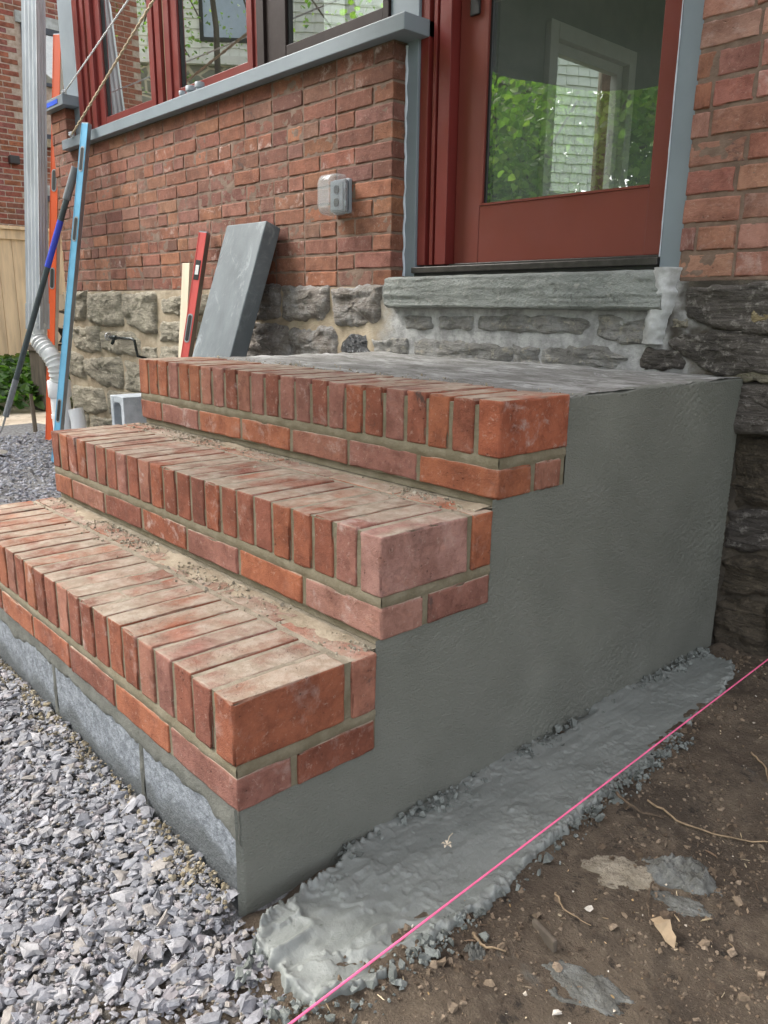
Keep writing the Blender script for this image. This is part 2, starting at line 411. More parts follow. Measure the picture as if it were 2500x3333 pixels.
def dirt_z(x, y):
    i = np.clip(((np.asarray(x)+.3)/1.8*(nx-1)).astype(int), 0, nx-1); j = np.clip(((np.asarray(y)+1.2)/2.95*(ny-1)).astype(int), 0, ny-1)
    return Z[i, j]
# gravel bed under the loose stone
nx2, ny2 = 240, 120
GX, GY = np.meshgrid(np.linspace(-6.2, .12, nx2), np.linspace(-1.6, 1.62, ny2), indexing='ij')
GZ = -.004+.012*fbm(np.stack([GX, GY], -1)*2, 21)-.03*sm(-5.0, -6.2, GX)-.02*sm(-.02, .12, GX)
t = NT('gravel_bed'); v = t.n('TexCoord').outputs['Object']
MAT['gravel_bed'] = t.pbr(t.mix(t.ramp(t.noise(v, 50, 5, .7), .35, .65), (.10, .095, .09), (.24, .24, .245)), .95, t.bump(t.noise(v, 80, 5, .7), 1.0, .01))
tag(obj('gravel_bed', np.stack([GX, GY, GZ], -1).reshape(-1, 3), gridf(nx2, ny2), MAT['gravel_bed'], smooth=True), kind='structure')
gpal = [(.30, .31, .35), (.275, .285, .325), (.335, .34, .375), (.25, .26, .295), (.36, .36, .385), (.31, .295, .32), (.29, .295, .33), (.32, .30, .29)]
g = np.random.default_rng(5)
n = 52000
xy = np.stack([g.uniform(-1.75, .30, n), -g.random(n)**1.15*.95], 1)
keep = (xy[:, 1] < -.004-.24*np.clip(xy[:, 0], 0, 1)+g.normal(0, .012, n)*(xy[:, 0] > .0))
keep &= (xy[:, 1] < -.02+.03*vn(xy*9, 4)) | (g.random(n) < .7)
keep &= g.random(n) > sm(.05, .34, xy[:, 0])*.75
xy = xy[keep]; n = len(xy)
r = np.clip(g.lognormal(math.log(.0050), .58, n), .0018, .021)
z = np.where(xy[:, 0] < 0, .0, dirt_z(xy[:, 0], xy[:, 1]))+.012*g.random(n)+.006*vn(xy*6, 8)+r*.25+.018*np.exp(xy[:, 1]*14)*(xy[:, 0] < -.01)
gcol = pick(gpal, n, 6, .10)*.80*np.array([1.03, 1.0, .95]); fn = (r < .0042) & (g.random(n) < .3); gcol[fn] = np.array([.235, .20, .15])*g.uniform(.7, 1.1, (fn.sum(), 1))
gravel = heap('gravel', n, np.c_[xy, z], r, gcol, MAT['gravel'], None, 'loose blue grey crushed stone spread in front of the brick steps', 'gravel', 7, (.14, .5), .27)
n = 22000
xy = np.stack([g.uniform(-5.6, -1.40, n), g.uniform(-.9, 1.5, n)], 1)
keep = xy[:, 0] < -4.4+.0*xy[:, 1]
keep = ~((xy[:, 0] < -4.75+.25*vn(xy*2, 3)))
xy = xy[keep]; n = len(xy)
r = np.clip(g.lognormal(math.log(.0085), .42, n), .004, .022)
heap('gravel', n, np.c_[xy, .004+.016*g.random(n)+r*.2], r, pick(gpal, n, 8, .1)*.85, MAT['gravel'], None, 'blue grey crushed stone lying beside the white drain pipe and the block', 'gravel', 9, (.16, .55), .4)
# sandy crumbs banked against the foundation blocks
n = 2200
x = g.uniform(-1.6, .0, n); y = -np.abs(g.normal(0, .022, n))-.002
kk = vn(np.stack([x*7, x*0], -1), 31)+g.normal(0, .5, n) > -.7; x, y = x[kk], y[kk]; n = len(x)
r = np.clip(g.lognormal(math.log(.0032), .5, n), .0012, .009)
heap('sandy_soil', n, np.c_[x, y, .012+.02*np.exp(y*22)+.006*g.random(n)], r, pick([(.25, .205, .135), (.20, .165, .11), (.30, .26, .19), (.27, .26, .25)], n, 3), MAT['clod'], None,
     'tan sandy soil crumbs banked along the foot of the foundation blocks', 'soil', 12, (.5, 1.0), .8)
# earth clods and pale litter on the dug soil
n = 42000
x = g.uniform(.02, 1.25, n); y = g.uniform(-.75, 1.5, n)
kk = (x > .17) | (y > 1.3); kk &= (y > -.01-.24*x-.06*g.random(n)); kk &= vn(np.stack([x, y], -1)*7, 41)+g.normal(0, .3, n) > -.1
x, y = x[kk], y[kk]; n = len(x)
r = np.clip(g.lognormal(math.log(.0022), .62, n), .0009, .0115)
heap('soil_clods', n, np.c_[x, y, dirt_z(x, y)+r*.05], r, pick([(.135, .097, .065), (.185, .137, .094), (.09, .064, .043), (.20, .152, .108)], n, 4), MAT['clod'], None,
     'dark brown crumbly clods on the dug soil beside the string', 'soil', 14, (.5, 1.0), .8)
n = 1500
x = g.uniform(.05, 1.2, n); y = g.uniform(-.6, 1.45, n)
kk = ((x > .2) | (y > 1.35)) & (y > -.02-.2*x) & (vn(np.stack([x, y], -1)*5, 43)+g.normal(0, .4, n) > .05)
x, y = x[kk], y[kk]; n = len(x)
r = np.clip(g.lognormal(math.log(.0019), .6, n), .0008, .008)
heap('plant_litter', n, np.c_[x, y, dirt_z(x, y)+.004], r, pick([(.52, .42, .28), (.60, .52, .42), (.40, .28, .16), (.66, .60, .52), (.45, .30, .14)], n, 5, .2), MAT['clod'], None,
     'pale petals and wood chips strewn over the dug soil', 'litter', 15, (.12, .35), .6)

n = 1100
x = g.uniform(.05, 1.2, n); y = g.uniform(-.6, 1.45, n)
kk = ((x > .2) | (y > 1.35)) & (y > -.02-.2*x) & (vn(np.stack([x, y], -1)*6, 47)+g.normal(0, .4, n) > .1)
x, y = x[kk], y[kk]; n = len(x)
r = np.clip(g.lognormal(math.log(.0055), .5, n), .002, .016)
heap('straw_litter', n, np.c_[x, y, dirt_z(x, y)+.003], r, pick([(.40, .31, .19), (.28, .20, .12), (.15, .10, .065), (.48, .39, .26)], n, 8, .2), MAT['clod'], None,
     'fine brown rootlets and straw bits in the dug soil', 'litter', 25, (.06, .12), .25, (.07, .16))
# ================================================================ brick steps
Z0, RISE, GO, HR, HJ, HS, PI_ = .35, .1912, .2756, .101, .0192, .0543, .0612
WID = 23*PI_-.0095
steps = thing('brick_steps', (-.7, .75, 0), 'three red brick steps with grey stucco side rising to the red door', 'steps')
RL = brick_meshes('brick', (.0515, .203, HR), MAT['step_brick'], 9, 100, n=(3, 8, 5), amp=.0019, chip=.012)
SL = brick_meshes('brick', (.200, .095, HS), MAT['step_brick'], 7, 400, n=(8, 4, 3), amp=.0019, chip=.012)
BL = brick_meshes('brick', (.200, .051, HR), MAT['step_brick'], 4, 700, n=(8, 3, 4), amp=.0019, chip=.012)
spal = [(.315, .102, .052), (.345, .116, .056), (.285, .100, .060), (.26, .085, .048), (.325, .140, .094), (.30, .132, .100), (.36, .130, .066), (.235, .080, .050)]
def sc(g=random):
    c = random.choice(spal); k = random.uniform(.88, 1.12); return tuple(x*k for x in c)
def jit(a): return random.uniform(-a, a)
for k in range(3):
    zk = Z0+k*RISE; yk = k*GO
    for i in range(23):
        x = -i*PI_-.02575+jit(.0012); dy = jit(.0009)
        if i == 0: x = -.02575+.0035; dy = -.002
        c = sc()
        if i == 0: c = [(.31, .100, .050), (.38, .205, .170), (.355, .105, .052)][k]
        put('brick', RL[(i*5+k*3) % 9], steps, (x, yk+.1015+dy, zk-HR/2+jit(.0015)), (jit(.004), jit(.010), jit(.005)), c)
    if k < 2:
        x = .0035; i = 0
        while x > -WID+.05:
            L = min(.2, x+WID); put('brick', BL[(i+k) % 4], steps, (x-L/2, yk+.2405+jit(.001), zk-HR/2-.0008+jit(.001)), (0, 0, jit(.006)), sc(), scale=(L/.2, 1, 1))
            x -= L+.0105; i += 1
    zs = zk-HR-HJ-HS/2
    x = .0035; i = 0
    while x > -WID+.04:
        L = min(.2+jit(.004), x+WID); put('brick', SL[(i*2+k) % 7], steps, (x-L/2, yk+.0475+jit(.0008), zs+jit(.0012)), (jit(.006), jit(.008), jit(.006)), (.35, .18, .14) if (i == 0 and k == 1) else sc(), scale=(L/.2, 1, 1))
        x -= L+.012+jit(.002); i += 1
    L = .154 if k < 2 else .075
    put('brick', SL[(k*3+2) % 7], steps, (.0035-.0475, yk+.109+L/2, zs), (0, 0, R(90)), sc(), scale=(L/.2, 1, 1))
# mortar body between the bricks
mb = MB()
for k in range(3):
    zk = Z0+k*RISE; yk = k*GO
    mb.box(-WID+.005, -.0008, yk+.0034, yk+(.267 if k < 2 else .2), zk-.1745, zk-.0023+(-.009 if k == 2 else 0)); mb.box(-WID+.006, -.014, yk+.0110, 1.49-k*.004, zk-.1745-(.0175 if k else 0), zk-.0026+(-.009 if k == 2 else 0))
t = NT('tread_mortar'); v = t.n('TexCoord').outputs['Object']
c = t.mix(t.ramp(t.noise(v, 18, 6, .65), .35, .68), (.155, .130, .082), (.225, .195, .135))
du = t.mix(t.ramp(t.noise(v, 22, 6, .7), .35, .65), (.23, .195, .14), (.36, .31, .235))
c = t.mix(t.ramp(t.geo_up(), .6, .9), c, du)
MAT['tread_mortar'] = t.pbr(c, .92, t.bump(t.math('ADD', t.noise(v, 160, 4, .7), t.noise(v, 35, 4, .6)), .7, .004))
mbo = mb.build('mortar_bed', MAT['tread_mortar'], steps)
mb = MB(); mb.box(-WID+.012, -.014, .03, 1.488, -.1, Z0-.176); mb.build('core', MAT['grey_parge'], steps)
# raked mortar band, slightly rough, under each rowlock course on front and side
for k in range(3):
    zk = Z0+k*RISE; yk = k*GO; zt, zb = zk-HR+.002, zk-HR-HJ-.002
    u = np.linspace(-WID+.004, .001, 260); w = np.linspace(0, 1, 7); U, Wd = np.meshgrid(u, w, indexing='ij')
    yy = yk+.0032-.0030*np.sin(Wd*np.pi)+.0018*fbm(np.stack([U*28, Wd*1.5, U*0], -1), 61+k)
    obj('mortar_joint', np.stack([U, yy, zb+(zt-zb)*Wd], -1).reshape(-1, 3), gridf(260, 7)[:, ::1], MAT['step_mortar'], steps, True)
    L = .266 if k < 2 else .2; u = np.linspace(yk+.003, yk+L, 60); U, Wd = np.meshgrid(u, w, indexing='ij')
    xx = -.0006+.0030*np.sin(Wd*np.pi)+.0014*fbm(np.stack([U*28, Wd*1.5, U*0], -1), 71+k)
    obj('mortar_joint', np.stack([xx, U, zb+(zt-zb)*Wd], -1).reshape(-1, 3), gridf(60, 7), MAT['step_mortar'], steps, True)
# stucco side
t = NT('wet_stucco'); v = t.n('TexCoord').outputs['Object']
c = t.mix(t.ramp(t.noise(v, 2.6, 4, .6), .3, .7), (.178, .184, .158), (.215, .221, .191))
c = t.mix(t.math('MULTIPLY', t.ramp(t.noise(v, 70, 3, .7), .55, .8), .3), c, (.245, .248, .215))
vs = t.n('VectorMath', {0: v, 1: (1, 1, 1.7)}, operation='MULTIPLY').outputs[0]
h = t.math('ADD', t.math('MULTIPLY', t.noise(vs, 190, 3, .62, .5), 1.0), t.math('MULTIPLY', t.noise(vs, 420, 3, .7), .45))
arc = t.n('TexWave', {'Vector': t.n('VectorMath', {0: v, 1: (0, 1.0, 1.9)}, operation='MULTIPLY').outputs[0], 'Scale': 1.6, 'Distortion': 9.0, 'Detail': 3.0, 'Detail Scale': 1.3}, wave_type='RINGS').outputs['Fac']
c = t.mix(t.math('MULTIPLY', t.ramp(arc, .3, .9), .16), c, (.25, .252, .225))
tex = t.math('MULTIPLY', t.ramp(h, .55, 1.05, False), t.ramp(t.noise(v, 3.0, 3, .5), .22, .55))
MAT['stucco'] = t.pbr(c, .62, t.bump(tex, .7, .005), Specular_IOR_Level=.35)
strips = [(.0, .2675, .1762), (.2675, .543, .3672), (.543, .7555, .5584), (.7555, 1.492, .7285)]
def lines(br, h):
    out = [br[0]]
    for a, b in zip(br[:-1], br[1:]): out += list(np.linspace(a, b, max(2, int((b-a)/h)+1))[1:])
    return np.array(out)
yl = lines([s_[0] for s_ in strips]+[1.545], .0023); zl = lines([-.08]+[s_[2] for s_ in strips], .0023)
U, Wd = np.meshgrid(yl, zl, indexing='ij'); p = np.stack([U*0, U, Wd], -1)
sg = fbm(p*np.array([1, 170, 215]), 81, 2, .6); tx_ = np.clip(.35+.9*fbm(p*4, 82, 2), .08, 1)*sm(0, .02, U)
xx = -.0008+.0009*fbm(p*6, 77)+.0019*tx_*np.clip(sg*1.6, -1, .38)-.006*sm(.012, 0, U)-.030*(Wd > .7284)
zz = Wd+.005*fbm(np.stack([U*18, U*0], -1), 79)*(Wd > .72)
F = gridf(len(yl), len(zl)); yc = (yl[:-1]+yl[1:])/2; zc = (zl[:-1]+zl[1:])/2
topz = np.select([yc < s_[1] for s_ in strips], [s_[2] for s_ in strips]); F = F[(zc[None, :] < topz[:, None]).ravel()]
us = np.unique(F); mp = np.full(U.size, -1); mp[us] = np.arange(len(us))
o = obj('stucco_side', np.stack([xx, U, zz], -1).reshape(-1, 3)[us], mp[F], MAT['stucco'], steps, True)
# smeared stucco creeping over the lower brick edges
# landing
t = NT('landing_cement'); v = t.n('TexCoord').outputs['Object']; vv = t.n('VectorMath', {0: v, 1: (1, 2.6, 1)}, operation='MULTIPLY').outputs[0]
c = t.mix(t.ramp(t.noise(vv, 7, 6, .7, .4), .35, .65), (.17, .165, .15), (.32, .315, .30))
c = t.mix(t.ramp(t.noise(vv, 4, 6, .75, .6), .48, .66), c, (.50, .50, .49))
MAT['landing'] = t.pbr(c, .85, t.bump(t.noise(vv, 40, 6, .75), 1.0, .01))
u = np.linspace(-WID+.01, -.006, 180); w = np.linspace(.756, 1.52, 110); U, Wd = np.meshgrid(u, w, indexing='ij'); p = np.stack([U, Wd*2.2], -1)
zz = .7265+.006*fbm(p*8, 90, 5, .6)+.005*np.clip(fbm(p*22, 91), 0, 1)-.012*sm(.79, .756, Wd)*sm(-.1, -.6, U)
obj('landing', np.stack([U, Wd, zz], -1).reshape(-1, 3), gridf(180, 110), MAT['landing'], steps, True)
# foundation blocks and the parging above them
t = NT('block_damp'); v = t.n('TexCoord').outputs['Object']; pz = t.n('SeparateXYZ', {0: t.n('NewGeometry').outputs['Position']}).outputs[2]
c = t.mix(t.ramp(t.noise(v, 60, 5, .75), .35, .68), (.15, .165, .185), (.30, .325, .355))
dm = t.ramp(t.math('ADD', pz, t.math('MULTIPLY', t.math('SUBTRACT', t.noise(v, 5, 4, .6), .5), .16)), .085, .045)
c = t.mix(dm, c, (.10, .108, .112))
MAT['block_damp'] = t.pbr(c, .93, t.bump(t.math('ADD', t.noise(v, 150, 4, .75), t.noise(v, 60, 3, .6)), 1.0, .005))
for x0, x1 in ((-.3235, -.004), (-.7375, -.333), (-1.15, -.747), (-WID+.003, -1.16)):
    MB().box(x0, x1, .0065, .12, -.09, .160).build('concrete_block', MAT['block_damp'], steps, bevel=.004)
u = np.linspace(-WID+.004, -.001, 300); w = np.linspace(0, 1, 9); U, Wd = np.meshgrid(u, w, indexing='ij')
lo = .132+.022*fbm(np.stack([u*6, u*0], -1), 95)+.010*fbm(np.stack([u*40, u*0], -1), 96)-.03*sm(-.12, 0, u)
zz = lo[:, None]+(.177-lo[:, None])*Wd
yy = .0035+.006*(1-sm(0, .2, Wd))+.0022*fbm(np.stack([U*20, zz*40], -1), 97)
obj('parging', np.stack([U, yy, zz], -1).reshape(-1, 3), gridf(300, 9), MAT['grey_parge'], steps, True)
for x0 in (-.328, -.742):
    u = np.linspace(-.02, .165, 30); w = np.linspace(-1, 1, 7); U, Wd = np.meshgrid(u, w, indexing='ij')
    obj('mortar_joint', np.stack([x0+Wd*(.007+.004*vn(np.stack([U*40, U*0], -1), 5)), .0065-.003*(1-Wd**2)+.0015*vn(np.stack([U*60, Wd*2], -1), 6), U], -1).reshape(-1, 3), gridf(30, 7)[:, ::-1], MAT['grey_parge'], steps, True)
MB().box(-WID+.0035, -.0035, .0085, .11, -.09, .158).build('joint_fill', MAT['grey_parge'], steps)
# crumbs of mortar swept to the back of the treads
xs, ys, zs = [], [], []
for k in range(2):
    n = 2400; x = -g.uniform(.01, WID-.02, n); d = np.abs(g.normal(0, .035, n)); y = (k+1)*GO-.002-d
    kk = (vn(np.stack([x*6, y*0+k*9], -1), 51)+g.normal(0, .5, n) > -.05) & (d < .15); xs.append(x[kk]); ys.append(y[kk]); zs.append(np.full(kk.sum(), Z0+k*RISE-.0005))
n = 260; xs.append(-g.uniform(.01, 1.35, n)); ys.append(.755+np.abs(g.normal(0, .05, n))); zs.append(np.full(n, .7295))
x, y, z = map(np.concatenate, (xs, ys, zs)); n = len(x)
r = np.clip(g.lognormal(math.log(.0015), .55, n), .0006, .006)
heap('mortar_crumbs', n, np.c_[x, y, z+r*.3], r, pick([(.36, .31, .225), (.29, .245, .175), (.42, .38, .30), (.24, .21, .16)], n, 6), MAT['clod'], steps, seed=17, flat=(.5, .9), tilt=.8)
# thin dusty mortar film lying on the backs of the treads
for k in range(2):
    u = np.linspace(-WID+.01, -.012, 220); w = np.linspace(0, 1, 26); U, Wd = np.meshgrid(u, w, indexing='ij')
    yy = k*GO+.175+(.0995*Wd); hh = -.0052+.0066*sm(.1, 1, Wd)*(.62+1.6*fbm(np.stack([U*7, yy*9], -1), 130+k))+.0022*fbm(np.stack([U*50, yy*50], -1), 133+k, 3)
    obj('mortar_dust', np.stack([U, yy, Z0+k*RISE+hh], -1).reshape(-1, 3), gridf(220, 26), MAT['pale_mortar'], steps, True)

# ================================================================ wet mortar apron beside the stucco
t = NT('wet_mortar'); v = t.n('TexCoord').outputs['Object']
c = t.mix(t.ramp(t.noise(v, 9, 5, .6), .3, .7), (.175, .187, .175), (.23, .243, .228))
c = t.mix(t.ramp(t.noise(v, 60, 4, .7), .62, .74), c, (.10, .105, .09))
rg = t.n('MapRange', {'Value': t.noise(v, 5, 4, .6), 'From Min': .35, 'From Max': .65, 'To Min': .22, 'To Max': .6}).outputs[0]
MAT['wet_mortar'] = t.pbr(c, rg, t.bump(t.math('ADD', t.noise(v, 130, 5, .75), t.noise(v, 22, 3, .6)), .5, .004))
nu, nv = 120, 620
X, Y = np.meshgrid(np.linspace(-.006, .29, nu), np.linspace(-.09, 1.47, nv), indexing='ij')
outer = np.interp(Y, [-.06, -.02, .05, .12, .22, .35, .58, .84, 1.1, 1.33, 1.42], [.17, .205, .235, .24, .24, .242, .212, .205, .175, .145, .10])
inner = np.interp(Y, [-.07, -.03, .02, .08, .2, .3], [.13, .08, .055, .025, .008, -.02])
P2 = np.stack([X, Y], -1)
e = .024*fbm(P2*9, 201, 5, .62)+.008*fbm(P2*75, 202, 3)
d = np.minimum(np.minimum(outer-X, X-inner), np.minimum(Y+.034, 1.425-Y))+e
lump = sm(.30, .05, Y)
rid = lambda p, s: (1-np.abs(fbm(p, s, 3, .55))*2.2).clip(0, 1)**3
top = .017+.006*fbm(np.stack([X*7, Y*3], -1), 203)+lump*(-.002+.016*fbm(P2*9, 205, 3, .5)+.012*rid(np.stack([X*14, Y*8], -1), 215))
top += .0070*rid(np.stack([X*9+Y*3, Y*3.5-X*4], -1), 204)*sm(.0, .3, fbm(P2*3.5, 216))+.0018*fbm(np.stack([X*70, Y*14], -1), 217, 3)+.0009*fbm(P2*60, 218, 4, .7)
tear = fbm(np.stack([X*9, Y*6], -1), 221, 2)+.45*fbm(P2*38, 222, 3, .6); top += .0045*sm(.10, .13, tear)*(.4+.6*lump+.5*sm(.06, .0, X-inner))-.004*sm(-.16, -.19, tear)*(.3+.7*lump)
patch = sm(.0, .22, fbm(P2*6, 209, 4))
cr = .9*sm(.030, .0, d)+.9*sm(.07, .0, X-inner)*patch+.35*patch*sm(.1, .3, fbm(P2*4, 219))
top += cr*(.016*fbm(P2*42, 206, 4, .65)+.009*np.abs(fbm(P2*95, 207, 2)))-.016*sm(.022, .004, X)*sm(.05, -.1, fbm(np.stack([Y*6, Y*0], -1), 208))
Za = np.where(d > 0, -.03+(top+.03)*sm(-.004, .008, d), -.03)
apron = obj('mortar_apron', np.stack([X, Y, Za], -1).reshape(-1, 3), gridf(nu, nv), MAT['wet_mortar'], smooth=True)
tag(apron, 'band of wet grey mortar troweled along the foot of the stucco wall', 'mortar')
n = 2300; y = g.uniform(-.075, 1.43, n); side = g.random(n) < .55
x = np.where(side, np.interp(y, [-.06, -.02, .05, .12, .22, .35, .58, .84, 1.1, 1.33, 1.42], [.19, .235, .25, .245, .24, .242, .212, .205, .175, .145, .10])+g.normal(.002, .013, n), np.abs(g.normal(.012, .016, n))+np.interp(y, [-.07, 0, .1, .2], [.11, .05, .01, 0]))
kk = vn(np.stack([y*14, side*7.0], -1), 61)+g.normal(0, .35, n) > .0; x, y = x[kk], y[kk]; n = len(x)
r = np.clip(g.lognormal(math.log(.0036), .55, n), .0014, .013)
heap('mortar_crumbs', n, np.c_[x, y, .012+.012*g.random(n)], r, pick([(.165, .178, .165), (.205, .22, .205), (.13, .14, .128)], n, 9, .1), MAT['clod'], apron, seed=19, flat=(.5, 1.0), tilt=.9)
MAT['dull_mortar'] = m_mortar('dull_mortar', (.095, .092, .08), (.17, .172, .158), .85, 30, 1.0, .005)
MAT['sandy'] = m_mortar('sandy_mortar', (.20, .17, .125), (.30, .26, .20), .95, 25, 1.0, .006)
def blob(name, cx, cy, rx, ry, h, seed, label, rot=0, mat='wet_mortar'):
    n_ = 46; U, V_ = np.meshgrid(np.linspace(-1.3, 1.3, n_), np.linspace(-1.3, 1.3, n_), indexing='ij')
    rr = np.sqrt(U**2+V_**2); dd = 1-rr+.55*fbm(np.stack([U*1.7+seed, V_*1.7], -1), seed, 4, .6)
    xx = cx+(U*rx*math.cos(rot)-V_*ry*math.sin(rot)); yy = cy+(U*rx*math.sin(rot)+V_*ry*math.cos(rot))
    hh = (h*sm(0, .5, dd)+.001)*(.75+1.1*fbm(np.stack([U*5, V_*5], -1), seed+3, 4, .7))
    zz = dirt_z(xx, yy)+np.where(dd > 0, hh, -.015)
    return tag(obj(name, np.stack([xx, yy, zz], -1).reshape(-1, 3), gridf(n_, n_), MAT[mat], smooth=True), label, 'mortar blob', 'mortar dropped on the soil')
blob('mortar_blob', .395, .575, .060, .040, .016, 301, 'crumbly grey mortar lump dropped beside the pale sandy patch', .5, 'dull_mortar')
blob('mortar_blob', .432, .515, .042, .026, .003, 302, 'thin flat smear of grey mortar below the crumbly lump', .3, 'dull_mortar')
blob('mortar_blob', .330, .505, .062, .038, .006, 303, 'pale dry sandy mortar patch pressed into the brown soil', .4, 'sandy')
blob('mortar_blob', .425, .270, .055, .035, .003, 304, 'flat grey mortar smear on the soil below the dry leaf', .2, 'dull_mortar')
blob('mortar_blob', .292, .200, .016, .012, .012, 306, 'small rough mortar crumb beside the broken stick', .1, 'dull_mortar')

# ================================================================ house
house = thing('brick_house', (-1.5, 3.0, 0), 'old red brick house on a rough stone foundation with a red door', 'house')
YF = 1.5
HB = {}
def hb_mesh(l, right=False):
    key = (round(l, 3), right); mt = MAT['right_brick' if right else 'house_brick']; DZ = (.09, .0575 if right else .0545)
    if key not in HB: HB[key] = brick_meshes('brick', (l, *DZ), mt, 3, 900+int(l*1000), n=(9 if l > .15 else 5, 2, 3), amp=.0022, chip=.011, b=.0028)
    return HB[key]
hpal = [(.240, .092, .052), (.262, .102, .057), (.215, .085, .052), (.25, .110, .068), (.19, .076, .050), (.275, .112, .062), (.23, .104, .072)]
hpalR = [(.36, .165, .118), (.39, .19, .142), (.32, .145, .104), (.40, .215, .168), (.34, .138, .092)]
def hc(p=hpal):
    c = random.choice(p); k = random.uniform(.85, 1.12); return tuple(x*k for x in c)
def lay(parent, x0, x1, z0, ncourse, pitch, seed, start_right=True, pal=hpal, ends=None):
    rd = random.Random(seed)
    for cidx in range(ncourse):
        z = z0+cidx*pitch+pitch/2
        x = x1; first = True
        while x > x0+.02:
            if first: L = ends[cidx % len(ends)] if ends else (.2 if cidx % 2 else .098)
            else: L = .2 if rd.random() > .16 else .098
            if (cidx % 6) == 3 and not first: L = .098
            if x-L < x0+.03: L = x-x0
            if L > .205: L = L-.1
            base = .2 if L > .15 else .098
            me = rd.choice(hb_mesh(base, pal is hpalR))
            put('brick', me, parent, (x-L/2, YF+.045+rd.uniform(-.0015, .002), z+rd.uniform(-.0015, .0015)), (rd.uniform(-.006, .006), rd.uniform(-.006, .006), rd.uniform(-.008, .008)),
                tuple(q*rd.uniform(.92, 1.08) for q in hc(pal)), scale=(L/base, 1, 1))
            x -= L+.0075; first = False
        if cidx == 0: pass
PITCH_B = .0615
wallL = obj('front_wall', boxv(-4.395, -1.3215, YF+.0035, YF+.088, .955, 1.765), BOXF, MAT['house_mortar'], house)
def mortar_sheet(x0, x1, z0, z1, parent, seed, off=.0022, amp=.0030):
    nx_, nz_ = int((x1-x0)/.009), int((z1-z0)/.009)
    U, Wd = np.meshgrid(np.linspace(x0, x1, nx_), np.linspace(z0, z1, nz_), indexing='ij')
    yy = YF+off-amp*fbm(np.stack([U*42, Wd*52], -1), seed, 4, .6)
    return obj('pointing', np.stack([U, yy, Wd], -1).reshape(-1, 3), gridf(nx_, nz_), MAT['house_mortar'], parent, True)
mortar_sheet(-4.394, -1.3225, .958, 1.764, wallL, 44)
lay(wallL, -4.398, -1.319, .963, 13, PITCH_B, 3)
wallP = obj('window_pier', boxv(-4.396, -4.172, YF+.0035, YF+.115, 1.7645, 2.005), BOXF, MAT['house_mortar'], house)
lay(wallP, -4.399, -4.169, 1.763, 4, .0605, 5)
wallR = obj('right_wall', boxv(-.207, 1.6, YF+.0035, YF+.16, .962, 2.8), BOXF, MAT['house_mortar'], house)
mortar_sheet(-.204, 1.59, .964, 2.79, wallR, 45, .0026)
lay(wallR, -.21, 1.6, .965, 21, .0672, 7, pal=hpalR)
# right-hand side of the pier, inner face of the opening
MB().box(-1.318, -1.30, YF+.0915, YF+.16, .955, 1.0).build('mortar_fill', MAT['house_mortar'], house)
# side of the house on the left
sideL = obj('side_wall', boxv(-4.394, -4.31, YF+.0045, 3.3, .95, 2.0), BOXF, MAT['house_mortar'], house)
for cidx in range(13):
    y = YF+.1+(.05 if cidx % 2 else .0)
    while y < 3.2:
        put('brick', random.choice(hb_mesh(.2)), sideL, (-4.354, y+.1, .963+cidx*PITCH_B+PITCH_B/2), (0, 0, R(90)), hc()); y += .2095
# sill boards
MB().box(-4.155, -1.222, YF-.042, YF+.125, 1.7655, 1.818).build('window_sill', MAT['blue_grey'], house, bevel=.003)
MB().box(-4.435, -4.095, YF-.04, YF+.13, 2.006, 2.062).build('pier_cap', MAT['blue_grey'], house, bevel=.003)
MB().box(-4.42, -4.17, YF-.0425, YF-.0402, 2.022, 2.046).build('masking_tape', MAT['tape'], house)
# casings
MB().box(-4.30, -4.035, YF+.055, YF+.10, 1.8185, 2.9).build('casing', MAT['blue_grey'], house, bevel=.002)
MB().box(-1.402, -1.262, YF+.062, YF+.115, 1.8185, 2.9).build('casing', MAT['blue_grey'], house, bevel=.002)
MB().box(-1.3175, -1.262, YF+.062, YF+.115, .998, 1.8185).build('casing', MAT['blue_grey'], house, bevel=.002)
MB().box(-.296, -.232, YF+.055, YF+.115, .998, 2.9).build('casing', MAT['blue_grey'], house, bevel=.003)
# white caulk bead along the brick return
pts = [(-1.3155+.002*math.sin(i*1.7)+jit(.0012), YF+.0605+jit(.001), 1.0+i*.0252) for i in range(31)]
MB().tube(pts, [.0045+jit(.0015) for _ in pts], 6).build('caulk_bead', MAT['caulk'], house, True)
pts = [(-.2965, YF+.0545, 1.03+i*.03) for i in range(56)]
MB().tube(pts, [.0012+abs(jit(.0012)) for _ in pts], 5).build('caulk_bead', MAT['caulk'], house, True)
# windows
def window(x0, x1, z0, z1, mat, sash, yf, pane_in=.010, jamb=None, label=None):
    m = MB()
    m.box(x0, x0+sash[0], yf, yf+.045, z0, z1).box(x1-sash[1], x1, yf, yf+.045, z0, z1)
    m.box(x0+sash[0]+.0005, x1-sash[1]-.0005, yf+.0015, yf+.0435, z0, z0+sash[2]).box(x0+sash[0]+.0005, x1-sash[1]-.0005, yf+.0015, yf+.0435, z1-.08, z1)
    w = m.build('window', mat, house, bevel=.002)
    if label: w['label'] = label
    a, b, c_, d_ = x0+sash[0], x1-sash[1], z0+sash[2], z1-.08
    MB().box(a-.001, a+.012, yf+.012, yf+.032, c_, d_).build('gasket', MAT['black'], w)
    MB().box(b-.004, b+.001, yf+.012, yf+.032, c_, d_).build('gasket', MAT['black'], w)
    MB().box(a+.004, b-.003, yf+.020, yf+.026, c_-.004, d_+.004).build('pane', MAT['glass'], w)
    return w
ZT = 2.75
window(-3.80, -3.150, 1.819, ZT, MAT['red'], (.072, .03, .075), YF+.050)
window(-2.945, -2.262, 1.819, ZT, MAT['red'], (.060, .03, .075), YF+.050)
